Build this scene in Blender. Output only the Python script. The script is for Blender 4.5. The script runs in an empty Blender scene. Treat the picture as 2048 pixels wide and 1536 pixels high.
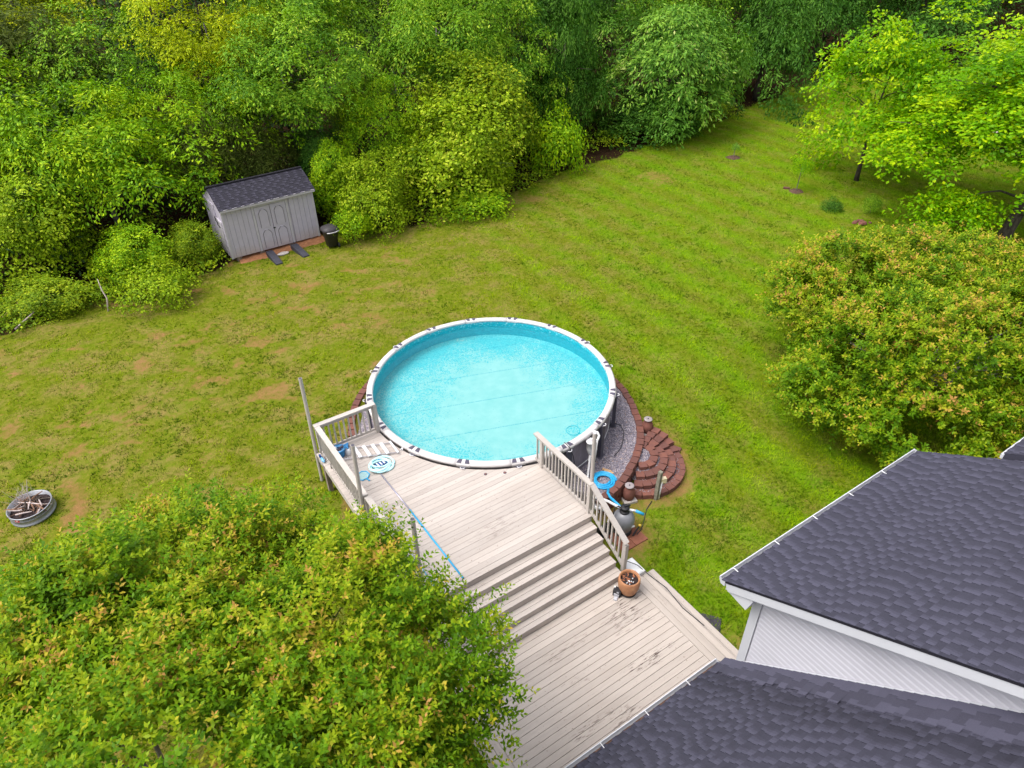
import bpy, math, random
import numpy as np
from mathutils import Vector, Matrix

R_ = math.radians
random.seed(7)
rng = np.random.default_rng(11)
SC = bpy.context.scene
COL = SC.collection

# ------------------------------------------------------------------ camera, sky, sun, exposure
cam_d = bpy.data.cameras.new('camera')
cam = bpy.data.objects.new('camera', cam_d)
COL.objects.link(cam)
SC.camera = cam
cam_d.sensor_fit = 'HORIZONTAL'
cam_d.sensor_width = 36.0
cam_d.lens = 36.0 * 1412.5 / 2048.0
cam_d.clip_start = 0.1
cam_d.clip_end = 2000
_p, _r = 0.632705, -0.0171771
_f = Vector((0, math.cos(_p), -math.sin(_p)))
_rt = Vector((1, 0, 0))
_up = _rt.cross(_f)
_c, _s = math.cos(_r), math.sin(_r)
_r2 = _rt * _c + _up * _s
_u2 = _up * _c - _rt * _s
M = Matrix((( _r2.x, _u2.x, -_f.x), (_r2.y, _u2.y, -_f.y), (_r2.z, _u2.z, -_f.z))).to_4x4()
M.translation = Vector((0.6077, -16.832, 13.514))
cam.matrix_world = M

SUN_EL, SUN_AZ = 62.0, 200.0          # azimuth measured from +x towards +y
world = bpy.data.worlds.new('World')
SC.world = world
world.use_nodes = True
wn = world.node_tree
for n in list(wn.nodes): wn.nodes.remove(n)
w_out = wn.nodes.new('ShaderNodeOutputWorld')
w_bg = wn.nodes.new('ShaderNodeBackground')
w_sky = wn.nodes.new('ShaderNodeTexSky')
w_sky.sky_type = 'NISHITA'
w_sky.sun_disc = False
w_sky.sun_elevation = R_(SUN_EL)
w_sky.sun_rotation = R_(90 - SUN_AZ)
w_sky.air_density = 1.0
w_sky.dust_density = 6.0
w_sky.ozone_density = 1.0
w_hs = wn.nodes.new('ShaderNodeHueSaturation')      # overcast: the cloud layer takes most of the blue out
w_hs.inputs['Saturation'].default_value = 0.35
wn.links.new(w_sky.outputs[0], w_hs.inputs['Color'])
wn.links.new(w_hs.outputs[0], w_bg.inputs['Color'])
w_bg.inputs['Strength'].default_value = 0.15
wn.links.new(w_bg.outputs[0], w_out.inputs['Surface'])

sun_d = bpy.data.lights.new('sun', 'SUN')
sun_d.energy = 0.5
sun_d.angle = R_(30)
sun_d.color = (1.0, 0.96, 0.9)
sun = bpy.data.objects.new('sun', sun_d)
COL.objects.link(sun)
_sd = Vector((math.cos(R_(SUN_EL)) * math.cos(R_(SUN_AZ)), math.cos(R_(SUN_EL)) * math.sin(R_(SUN_AZ)), math.sin(R_(SUN_EL))))
sun.rotation_euler = _sd.to_track_quat('Z', 'Y').to_euler()
sun.location = (10, 10, 30)

vs = SC.view_settings
vs.view_transform = 'Standard'
vs.look = 'None'
vs.exposure = 1.05
vs.gamma = 1.0
vs.use_curve_mapping = False
SC.cycles.max_bounces = 8
SC.cycles.diffuse_bounces = 3
SC.cycles.glossy_bounces = 2
SC.cycles.transmission_bounces = 4
SC.cycles.transparent_max_bounces = 8

# ------------------------------------------------------------------ frame of the deck and the house
TH = R_(33.2)
CT, ST = math.cos(TH), math.sin(TH)
def W(a, b, z=0.0):
    """deck frame (a along the boards, b towards the house) -> world"""
    return (a * CT + b * ST, a * ST - b * CT, z)
def AB(x, y):
    return (x * CT + y * ST, x * ST - y * CT)

# ------------------------------------------------------------------ numpy noise
def _hash(ix, iy, seed):
    h = (ix * 374761393 + iy * 668265263 + seed * 974711) & 0xFFFFFFFF
    h = ((h ^ (h >> 13)) * 1274126177) & 0xFFFFFFFF
    return ((h ^ (h >> 16)) & 0xFFFF) / 65535.0
def vnoise(x, y, seed=0):
    x = np.asarray(x, float); y = np.asarray(y, float)
    ix = np.floor(x).astype(np.int64); iy = np.floor(y).astype(np.int64)
    fx = x - ix; fy = y - iy
    fx = fx * fx * (3 - 2 * fx); fy = fy * fy * (3 - 2 * fy)
    a = _hash(ix, iy, seed); b = _hash(ix + 1, iy, seed); c = _hash(ix, iy + 1, seed); d = _hash(ix + 1, iy + 1, seed)
    return (a * (1 - fx) + b * fx) * (1 - fy) + (c * (1 - fx) + d * fx) * fy
def fbm(x, y, seed=0, oc=4):
    v = 0; amp = 0.5; t = 0
    for o in range(oc):
        v = v + amp * vnoise(x * 2 ** o, y * 2 ** o, seed + o * 17); t += amp; amp *= 0.5
    return v / t
def sstep(e0, e1, x):
    t = np.clip((x - e0) / (e1 - e0), 0, 1)
    return t * t * (3 - 2 * t)

def gh(x, y):
    """height of the ground"""
    x = np.asarray(x, float); y = np.asarray(y, float)
    s = 0.6 * x - 0.8 * y
    h = 0.08 - 0.53 * sstep(1.0, 5.6, s)
    h = h + 0.11 * sstep(-2.0, -4.5, x) * sstep(4.5, 1.0, s) * sstep(8.0, 4.0, y)
    return h
def g(x, y): return float(gh(x, y))

# ------------------------------------------------------------------ materials
MATS = {}
def nt(mat):
    mat.use_nodes = True
    t = mat.node_tree
    for n in list(t.nodes): t.nodes.remove(n)
    o = t.nodes.new('ShaderNodeOutputMaterial')
    p = t.nodes.new('ShaderNodeBsdfPrincipled')
    t.links.new(p.outputs[0], o.inputs[0])
    return t, p, o
def N(t, kind, **kw):
    n = t.nodes.new(kind)
    for k, v in kw.items():
        if k in n.inputs: n.inputs[k].default_value = v
        else: setattr(n, k, v)
    return n
def ramp(t, fac, stops, interp='LINEAR'):
    r = t.nodes.new('ShaderNodeValToRGB')
    r.color_ramp.interpolation = interp
    el = r.color_ramp.elements
    while len(el) < len(stops): el.new(0.5)
    for e, (p, c) in zip(el, stops):
        e.position = p; e.color = (c[0], c[1], c[2], 1)
    t.links.new(fac, r.inputs[0])
    return r.outputs[0]
def mix(t, fac, a, b, mode='MIX'):
    m = t.nodes.new('ShaderNodeMix'); m.data_type = 'RGBA'; m.blend_type = mode
    for s, v in (('Factor', fac), ('A', a), ('B', b)):
        sock = [i for i in m.inputs if i.name == s and (i.type == ('VALUE' if s == 'Factor' else 'RGBA'))][0]
        if hasattr(v, 'links'): t.links.new(v, sock)
        elif s == 'Factor': sock.default_value = v
        else: sock.default_value = (v[0], v[1], v[2], 1)
    return [o for o in m.outputs if o.type == 'RGBA'][0]
def math_(t, op, a, b=None, c=None):
    m = t.nodes.new('ShaderNodeMath'); m.operation = op
    for i, v in enumerate((a, b, c)):
        if v is None: continue
        if hasattr(v, 'links'): t.links.new(v, m.inputs[i])
        else: m.inputs[i].default_value = v
    return m.outputs[0]
def pos(t, scale=(1, 1, 1), rot=0.0, src='Geometry'):
    if src == 'Geometry':
        gnode = t.nodes.new('ShaderNodeNewGeometry'); o = gnode.outputs['Position']
    else:
        gnode = t.nodes.new('ShaderNodeTexCoord'); o = gnode.outputs[src]
    m = t.nodes.new('ShaderNodeMapping')
    m.vector_type = 'POINT'
    m.inputs['Scale'].default_value = scale
    if rot:
        m0 = t.nodes.new('ShaderNodeMapping'); m0.inputs['Rotation'].default_value = (0, 0, rot)
        t.links.new(o, m0.inputs[0]); o = m0.outputs[0]
    t.links.new(o, m.inputs[0])
    return m.outputs[0]
def noise(t, vec, scale, detail=3.0, rough=0.55):
    n = t.nodes.new('ShaderNodeTexNoise')
    n.inputs['Scale'].default_value = scale; n.inputs['Detail'].default_value = detail; n.inputs['Roughness'].default_value = rough
    t.links.new(vec, n.inputs['Vector'])
    return n.outputs[0]
def bump(t, p, h, strength=0.3, dist=0.01):
    b = t.nodes.new('ShaderNodeBump'); b.inputs['Strength'].default_value = strength; b.inputs['Distance'].default_value = dist
    t.links.new(h, b.inputs['Height']); t.links.new(b.outputs[0], p.inputs['Normal'])
def simple(name, c, rough=0.6, spec=0.4, metal=0.0, var=0.12, scale=6.0, bmp=0.15):
    """one base colour with soft mottling and a fine relief"""
    m = bpy.data.materials.new(name); t, p, o = nt(m)
    v = pos(t)
    n = noise(t, v, scale, 4)
    lo = [x * (1 - var) for x in c]; hi = [min(1, x * (1 + var)) for x in c]
    t.links.new(ramp(t, n, [(0.3, lo), (0.7, hi)]), p.inputs['Base Color'])
    p.inputs['Roughness'].default_value = rough; p.inputs['Metallic'].default_value = metal
    p.inputs['Specular IOR Level'].default_value = spec
    if bmp: bump(t, p, noise(t, v, scale * 12, 2), bmp, 0.004)
    MATS[name] = m
    return m

# painted deck timber: grain, dirt and bare worn streaks run along the boards
def deck_mat(name, base, rot, wear, seed=0.0):
    m = bpy.data.materials.new(name); t, p, o = nt(m)
    v = pos(t, (1, 1, 1), rot)
    vv = t.nodes.new('ShaderNodeVectorMath'); vv.operation = 'ADD'; vv.inputs[1].default_value = (seed, seed * 2, 0); t.links.new(v, vv.inputs[0]); v = vv.outputs[0]
    def sm(scale):
        k = t.nodes.new('ShaderNodeMapping'); k.inputs['Scale'].default_value = scale; t.links.new(v, k.inputs[0]); return k.outputs[0]
    oi = t.nodes.new('ShaderNodeObjectInfo')
    grain = noise(t, sm((1.2, 30, 8)), 2.0, 5, 0.6)
    dirt = noise(t, sm((0.7, 1.6, 1)), 1.3, 5, 0.6)
    col = ramp(t, grain, [(0.25, [x * 0.88 for x in base]), (0.75, [min(1, x * 1.06) for x in base])])
    col = mix(t, math_(t, 'MULTIPLY', ramp_v(t, dirt, 0.45, 0.75), 0.35), col, [base[0] * 0.74, base[1] * 0.70, base[2] * 0.66])
    bright = math_(t, 'MULTIPLY_ADD', oi.outputs['Random'], 0.20, 0.90)
    comb = t.nodes.new('ShaderNodeCombineColor')
    for i in range(3): t.links.new(bright, comb.inputs[i])
    col = mix(t, 1.0, col, comb.outputs[0], 'MULTIPLY')
    if wear:
        big = noise(t, sm((0.55, 1.6, 1)), 1.1, 3, 0.5)
        str_ = noise(t, sm((5, 34, 1)), 1.0, 4, 0.65)
        k = math_(t, 'MULTIPLY', ramp_v(t, big, 0.60, 0.70), ramp_v(t, str_, 0.53, 0.60))
        k = math_(t, 'MULTIPLY', k, wear)
        col = mix(t, k, col, (0.10, 0.07, 0.06))
        sp = noise(t, sm((6, 9, 1)), 3.0, 2, 0.5)
        col = mix(t, math_(t, 'MULTIPLY', ramp_v(t, sp, 0.70, 0.74), 0.7), col, (0.16, 0.12, 0.10))
    t.links.new(col, p.inputs['Base Color'])
    p.inputs['Roughness'].default_value = 0.55; p.inputs['Specular IOR Level'].default_value = 0.35
    bump(t, p, grain, 0.25, 0.004)
    MATS[name] = m
    return m
def ramp_v(t, fac, a, b):
    m = t.nodes.new('ShaderNodeMapRange'); m.clamp = True
    m.inputs['From Min'].default_value = a; m.inputs['From Max'].default_value = b
    t.links.new(fac, m.inputs['Value'])
    return m.outputs['Result']

DECK_C = (0.445, 0.395, 0.362)
deck_mat('deck_paint', DECK_C, -TH, 0.35)
deck_mat('deck_paint_worn', (0.44, 0.385, 0.345), -TH, 1.0, 3.7)
deck_mat('deck_paint_cross', (0.44, 0.385, 0.345), -TH + math.pi / 2, 0.9, 8.1)
deck_mat('rail_paint', (0.46, 0.42, 0.39), -TH, 0.15, 1.3)
simple('riser_paint', (0.48, 0.42, 0.385), 0.6, 0.3, 0, 0.10, 3)
simple('pole_paint', (0.45, 0.41, 0.385), 0.5, 0.4, 0, 0.06, 5)
simple('old_wood', (0.24, 0.19, 0.16), 0.85, 0.2, 0, 0.25, 9, 0.5)
simple('white_trim', (0.52, 0.53, 0.57), 0.45, 0.4, 0, 0.04, 2, 0.05)
simple('siding_white', (0.49, 0.485, 0.54), 0.5, 0.35, 0, 0.05, 1.2, 0.08)
simple('white_plastic', (0.68, 0.68, 0.70), 0.35, 0.5, 0, 0.05, 4, 0)
simple('offwhite_hose', (0.72, 0.71, 0.72), 0.4, 0.5, 0, 0.08, 7, 0)
simple('rim_white', (0.56, 0.535, 0.535), 0.4, 0.45, 0, 0.05, 3, 0.05)
simple('joint_grey', (0.42, 0.40, 0.43), 0.45, 0.4, 0, 0.06, 6, 0)
simple('pad_charcoal', (0.075, 0.068, 0.10), 0.6, 0.3, 0, 0.15, 9)
simple('leg_charcoal', (0.07, 0.066, 0.09), 0.55, 0.4, 0, 0.15, 4)
simple('black_plastic', (0.018, 0.018, 0.022), 0.5, 0.4, 0, 0.2, 9)
simple('bin_plastic', (0.040, 0.036, 0.040), 0.55, 0.35, 0, 0.2, 7)
simple('ramp_plastic', (0.045, 0.045, 0.06), 0.6, 0.35, 0, 0.2, 9)
simple('tank_grey', (0.22, 0.225, 0.25), 0.35, 0.5, 0, 0.05, 3, 0)
simple('blue_hose', (0.02, 0.33, 0.62), 0.35, 0.5, 0, 0.1, 9, 0)
simple('pale_blue_hose', (0.50, 0.82, 0.86), 0.35, 0.5, 0, 0.08, 9, 0)
simple('teal_plastic', (0.01, 0.35, 0.42), 0.4, 0.5, 0, 0.1, 9, 0)
simple('blue_plastic', (0.012, 0.19, 0.46), 0.4, 0.5, 0, 0.15, 9, 0)
simple('navy_plastic', (0.01, 0.05, 0.2), 0.5, 0.4, 0, 0.15, 9, 0)
simple('bottle_blue', (0.16, 0.40, 0.66), 0.25, 0.6, 0, 0.1, 9, 0)
simple('net_mesh', (0.30, 0.45, 0.46), 0.8, 0.2, 0, 0.2, 60, 0.6)
simple('aluminium', (0.42, 0.40, 0.50), 0.3, 0.5, 0.6, 0.06, 6, 0)
simple('galvanised', (0.30, 0.31, 0.34), 0.4, 0.5, 0.55, 0.12, 5)
simple('red_label', (0.62, 0.02, 0.035), 0.5, 0.4, 0, 0.05, 5, 0)
simple('ink_navy', (0.03, 0.045, 0.09), 0.6, 0.3, 0, 0.05, 5, 0)
simple('ash_soil', (0.035, 0.026, 0.026), 0.95, 0.1, 0, 0.5, 16, 0.8)
simple('stick_brown', (0.20, 0.115, 0.075), 0.85, 0.2, 0, 0.35, 9, 0.5)
simple('stick_pale', (0.46, 0.38, 0.36), 0.85, 0.2, 0, 0.25, 9, 0.5)
simple('terracotta_red', (0.17, 0.070, 0.055), 0.75, 0.25, 0, 0.22, 9, 0.3)
simple('jar_cap', (0.28, 0.245, 0.25), 0.7, 0.3, 0, 0.15, 9)
simple('slab_stone', (0.42, 0.38, 0.36), 0.85, 0.2, 0, 0.15, 9)
simple('plank_tan', (0.55, 0.35, 0.19), 0.75, 0.25, 0, 0.15, 9)
simple('post_wood', (0.20, 0.19, 0.15), 0.9, 0.2, 0, 0.35, 12, 0.6)
simple('outlet_cream', (0.66, 0.56, 0.38), 0.5, 0.4, 0, 0.1, 9, 0)
simple('paver_red', (0.22, 0.085, 0.055), 0.8, 0.2, 0, 0.2, 7)
simple('yellow_plastic', (0.75, 0.5, 0.06), 0.5, 0.4, 0, 0.1, 9, 0)
simple('mat_black', (0.05, 0.045, 0.055), 0.8, 0.2, 0, 0.3, 20, 0.4)
simple('shed_trim', (0.46, 0.43, 0.48), 0.6, 0.3, 0, 0.08, 4)
simple('groove_dark', (0.10, 0.09, 0.11), 0.8, 0.2, 0, 0.1, 4)
simple('clay', (0.33, 0.15, 0.075), 0.95, 0.1, 0, 0.22, 8, 0.5)
simple('dead_leaf', (0.26, 0.10, 0.05), 0.8, 0.2, 0, 0.4, 20)
simple('gutter_debris', (0.10, 0.06, 0.045), 0.95, 0.1, 0, 0.5, 25, 0.8)
simple('grey_panel', (0.42, 0.42, 0.46), 0.5, 0.4, 0, 0.1, 14, 0)
simple('cable_black', (0.03, 0.03, 0.035), 0.6, 0.3, 0, 0.1, 9, 0)

def bark_mat(name, c):
    m = bpy.data.materials.new(name); t, p, o = nt(m)
    v = pos(t, (1, 1, 0.35))
    n = noise(t, v, 9, 6, 0.7)
    t.links.new(ramp(t, n, [(0.3, [x * 0.35 for x in c]), (0.55, c), (0.75, [x * 1.9 for x in c])]), p.inputs['Base Color'])
    p.inputs['Roughness'].default_value = 0.9; p.inputs['Specular IOR Level'].default_value = 0.2
    bump(t, p, n, 0.9, 0.03)
    MATS[name] = m
bark_mat('bark_dark', (0.075, 0.06, 0.05))
bark_mat('bark_grey', (0.17, 0.15, 0.135))
bark_mat('bark_pale', (0.30, 0.26, 0.24))

def leaf_mat(name, stops, gloss=0.5, transl=0.22):
    m = bpy.data.materials.new(name); t, p, o = nt(m)
    at = t.nodes.new('ShaderNodeAttribute'); at.attribute_name = 'tone'
    oi = t.nodes.new('ShaderNodeObjectInfo')
    v = pos(t)
    patch = noise(t, v, 0.55, 3, 0.5)
    fac = math_(t, 'ADD', at.outputs['Fac'], math_(t, 'MULTIPLY', math_(t, 'SUBTRACT', patch, 0.5), 0.5))
    col = ramp(t, fac, stops)
    t.links.new(col, p.inputs['Base Color'])
    p.inputs['Roughness'].default_value = gloss; p.inputs['Specular IOR Level'].default_value = 0.10
    tr = t.nodes.new('ShaderNodeBsdfTranslucent')
    hs = t.nodes.new('ShaderNodeHueSaturation'); hs.inputs['Value'].default_value = 1.25; hs.inputs['Saturation'].default_value = 1.1
    t.links.new(col, hs.inputs['Color']); t.links.new(hs.outputs[0], tr.inputs['Color'])
    ms = t.nodes.new('ShaderNodeMixShader'); ms.inputs[0].default_value = transl
    t.links.new(p.outputs[0], ms.inputs[1]); t.links.new(tr.outputs[0], ms.inputs[2])
    t.links.new(ms.outputs[0], o.inputs[0])
    MATS[name] = m
leaf_mat('leaf_mid', [(0.0, (0.043, 0.133, 0.0077)), (0.5, (0.134, 0.29, 0.0132)), (0.85, (0.294, 0.47, 0.022)), (1.0, (0.465, 0.58, 0.0549))])
leaf_mat('leaf_yellow', [(0.0, (0.13, 0.227, 0.0028)), (0.5, (0.322, 0.413, 0.0028)), (1.0, (0.55, 0.578, 0.0039))])
leaf_mat('leaf_bright', [(0.0, (0.058, 0.167, 0.0042)), (0.5, (0.184, 0.363, 0.0053)), (1.0, (0.464, 0.6, 0.0106))])
leaf_mat('leaf_dark', [(0.0, (0.016, 0.062, 0.006)), (0.5, (0.05, 0.147, 0.0133)), (1.0, (0.134, 0.284, 0.0314))])
leaf_mat('leaf_wood', [(0.0, (0.0062, 0.0198, 0.0021)), (0.5, (0.0198, 0.0515, 0.0042)), (1.0, (0.0589, 0.1141, 0.0104))])  # leaf colour darkened so the gaps in the wood look shaded
leaf_mat('leaf_pale', [(0.0, (0.043, 0.136, 0.0148)), (0.5, (0.134, 0.302, 0.0318)), (0.88, (0.291, 0.484, 0.0529)), (1.0, (0.55, 0.6, 0.2011))], 0.42, 0.24)
leaf_mat('leaf_lime', [(0.0, (0.066, 0.202, 0.0026)), (0.5, (0.178, 0.391, 0.0026)), (1.0, (0.448, 0.578, 0.0044))], 0.42, 0.35)
leaf_mat('leaf_olive', [(0.0, (0.03, 0.051, 0.0075)), (0.5, (0.07, 0.102, 0.0135)), (1.0, (0.142, 0.18, 0.024))], 0.6, 0.15)
leaf_mat('leaf_shrub', [(0.0, (0.074, 0.152, 0.0039)), (0.5, (0.207, 0.33, 0.0068)), (0.85, (0.379, 0.495, 0.0154)), (1.0, (0.521, 0.591, 0.0481))])
leaf_mat('leaf_myrtle', [(0.0, (0.037, 0.112, 0.0046)), (0.42, (0.116, 0.238, 0.0055)), (0.72, (0.291, 0.363, 0.011)), (0.88, (0.448, 0.355, 0.0369)), (1.0, (0.448, 0.251, 0.0692))], 0.42, 0.27)
leaf_mat('leaf_brush', [(0.0, (0.06, 0.127, 0.0052)), (0.5, (0.165, 0.275, 0.0073)), (1.0, (0.397, 0.461, 0.0156))])

# brick
def brick_mat():
    m = bpy.data.materials.new('brick_red'); t, p, o = nt(m)
    oi = t.nodes.new('ShaderNodeObjectInfo')
    v = pos(t)
    n = noise(t, v, 10, 5, 0.6)
    c = ramp(t, oi.outputs['Random'], [(0, (0.125, 0.057, 0.047)), (0.5, (0.160, 0.068, 0.053)), (1, (0.20, 0.082, 0.060))])
    c = mix(t, ramp_v(t, n, 0.42, 0.75), c, (0.135, 0.065, 0.06))
    t.links.new(c, p.inputs['Base Color']); p.inputs['Roughness'].default_value = 0.9; p.inputs['Specular IOR Level'].default_value = 0.2
    bump(t, p, noise(t, v, 60, 3), 0.5, 0.006)
    MATS['brick_red'] = m
brick_mat()

def shingle_mat(name, c):
    m = bpy.data.materials.new(name); t, p, o = nt(m)
    at = t.nodes.new('ShaderNodeAttribute'); at.attribute_name = 'tone'
    oi = t.nodes.new('ShaderNodeObjectInfo')
    v = pos(t)
    n = noise(t, v, 90, 3, 0.7)
    big = noise(t, v, 0.9, 3, 0.5)
    k = math_(t, 'ADD', at.outputs['Fac'], math_(t, 'MULTIPLY', math_(t, 'SUBTRACT', n, 0.5), 0.55))
    k = math_(t, 'ADD', k, math_(t, 'MULTIPLY', math_(t, 'SUBTRACT', big, 0.5), 0.18))
    t.links.new(ramp(t, k, [(0.0, [x * 0.5 for x in c]), (0.5, c), (1.0, [x * 1.75 for x in c])]), p.inputs['Base Color'])
    p.inputs['Roughness'].default_value = 0.85; p.inputs['Specular IOR Level'].default_value = 0.25
    bump(t, p, n, 0.5, 0.004)
    MATS[name] = m
shingle_mat('shingle', (0.044, 0.043, 0.064))
shingle_mat('shingle_dark', (0.030, 0.028, 0.041))

def shed_wall_mat():
    m = bpy.data.materials.new('shed_wall'); t, p, o = nt(m)
    v = pos(t)
    n = noise(t, v, 3.5, 5, 0.6)
    c = ramp(t, n, [(0.3, (0.42, 0.385, 0.47)), (0.7, (0.47, 0.43, 0.52))])
    sep = t.nodes.new('ShaderNodeSeparateXYZ'); t.links.new(v, sep.inputs[0])
    low = ramp_v(t, math_(t, 'ADD', sep.outputs['Z'], math_(t, 'MULTIPLY', n, 0.4)), 1.0, 0.35)      # rain-splashed clay near the bottom
    c = mix(t, math_(t, 'MULTIPLY', low, 0.55), c, (0.40, 0.27, 0.20))
    t.links.new(c, p.inputs['Base Color']); p.inputs['Roughness'].default_value = 0.65
    MATS['shed_wall'] = m
shed_wall_mat()

# lawn: colour follows the attributes stored on the sheet (bare clay, leaf litter, lush clover), broken up by noise
def lawn_mat():
    m = bpy.data.materials.new('lawn'); t, p, o = nt(m)
    v = pos(t)
    def A(n):
        k = t.nodes.new('ShaderNodeAttribute'); k.attribute_name = n; return k.outputs['Fac']
    f1 = noise(t, v, 1.1, 4, 0.6); f2 = noise(t, v, 7.0, 4, 0.65); f3 = noise(t, v, 34, 3, 0.7)
    c = ramp(t, f2, [(0.25, (0.070, 0.082, 0.006)), (0.5, (0.140, 0.138, 0.014)), (0.75, (0.255, 0.185, 0.050))])
    c = mix(t, ramp_v(t, f3, 0.40, 0.66), c, (0.100, 0.165, 0.005))
    c = mix(t, math_(t, 'MULTIPLY', A('lush'), 0.75), c, (0.105, 0.225, 0.004))
    c = mix(t, math_(t, 'MULTIPLY', A('dry'), ramp_v(t, f2, 0.3, 0.6)), c, (0.215, 0.165, 0.052))
    b = ramp_v(t, math_(t, 'ADD', A('bare'), math_(t, 'MULTIPLY', math_(t, 'SUBTRACT', f2, 0.5), 1.3)), 0.30, 0.95)
    clay = ramp(t, f3, [(0.25, (0.19, 0.085, 0.042)), (0.7, (0.33, 0.155, 0.082))])
    c = mix(t, math_(t, 'MULTIPLY', b, 0.65), c, clay)
    l = ramp_v(t, math_(t, 'ADD', A('litter'), math_(t, 'MULTIPLY', math_(t, 'SUBTRACT', f2, 0.5), 0.7)), 0.4, 0.6)
    lit = ramp(t, f3, [(0.25, (0.010, 0.008, 0.004)), (0.6, (0.035, 0.020, 0.011)), (0.8, (0.12, 0.05, 0.028))])  # leaf litter, darkened to deepen the shade between the trees
    c = mix(t, l, c, lit)
    t.links.new(c, p.inputs['Base Color']); p.inputs['Roughness'].default_value = 1.0; p.inputs['Specular IOR Level'].default_value = 0.0
    bump(t, p, f3, 0.8, 0.03)
    MATS['lawn'] = m
lawn_mat()
def grass_mat():
    m = bpy.data.materials.new('grass_blade'); t, p, o = nt(m)
    a = t.nodes.new('ShaderNodeAttribute'); a.attribute_name = 'col'
    t.links.new(a.outputs['Color'], p.inputs['Base Color'])
    p.inputs['Roughness'].default_value = 0.8; p.inputs['Specular IOR Level'].default_value = 0.04
    tr = t.nodes.new('ShaderNodeBsdfTranslucent'); t.links.new(a.outputs['Color'], tr.inputs['Color'])
    ms = t.nodes.new('ShaderNodeMixShader'); ms.inputs[0].default_value = 0.25
    t.links.new(p.outputs[0], ms.inputs[1]); t.links.new(tr.outputs[0], ms.inputs[2]); t.links.new(ms.outputs[0], o.inputs[0])
    MATS['grass_blade'] = m
grass_mat()
def gravel_mat():
    m = bpy.data.materials.new('gravel'); t, p, o = nt(m)
    v = pos(t)
    vo = t.nodes.new('ShaderNodeTexVoronoi'); vo.inputs['Scale'].default_value = 34; t.links.new(v, vo.inputs['Vector'])
    sp = t.nodes.new('ShaderNodeSeparateColor'); t.links.new(vo.outputs['Color'], sp.inputs[0])
    a = t.nodes.new('ShaderNodeAttribute'); a.attribute_name = 'tone'
    c = ramp(t, math_(t, 'FRACT', math_(t, 'ADD', sp.outputs[0], a.outputs['Fac'])), [(0, (0.10, 0.09, 0.12)), (0.45, (0.23, 0.21, 0.26)), (0.75, (0.34, 0.29, 0.32)), (0.92, (0.48, 0.44, 0.47)), (1, (0.38, 0.23, 0.16))])
    t.links.new(c, p.inputs['Base Color']); p.inputs['Roughness'].default_value = 0.8
    bump(t, p, vo.outputs['Distance'], 1.0, 0.03)
    MATS['gravel'] = m
gravel_mat()
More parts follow.
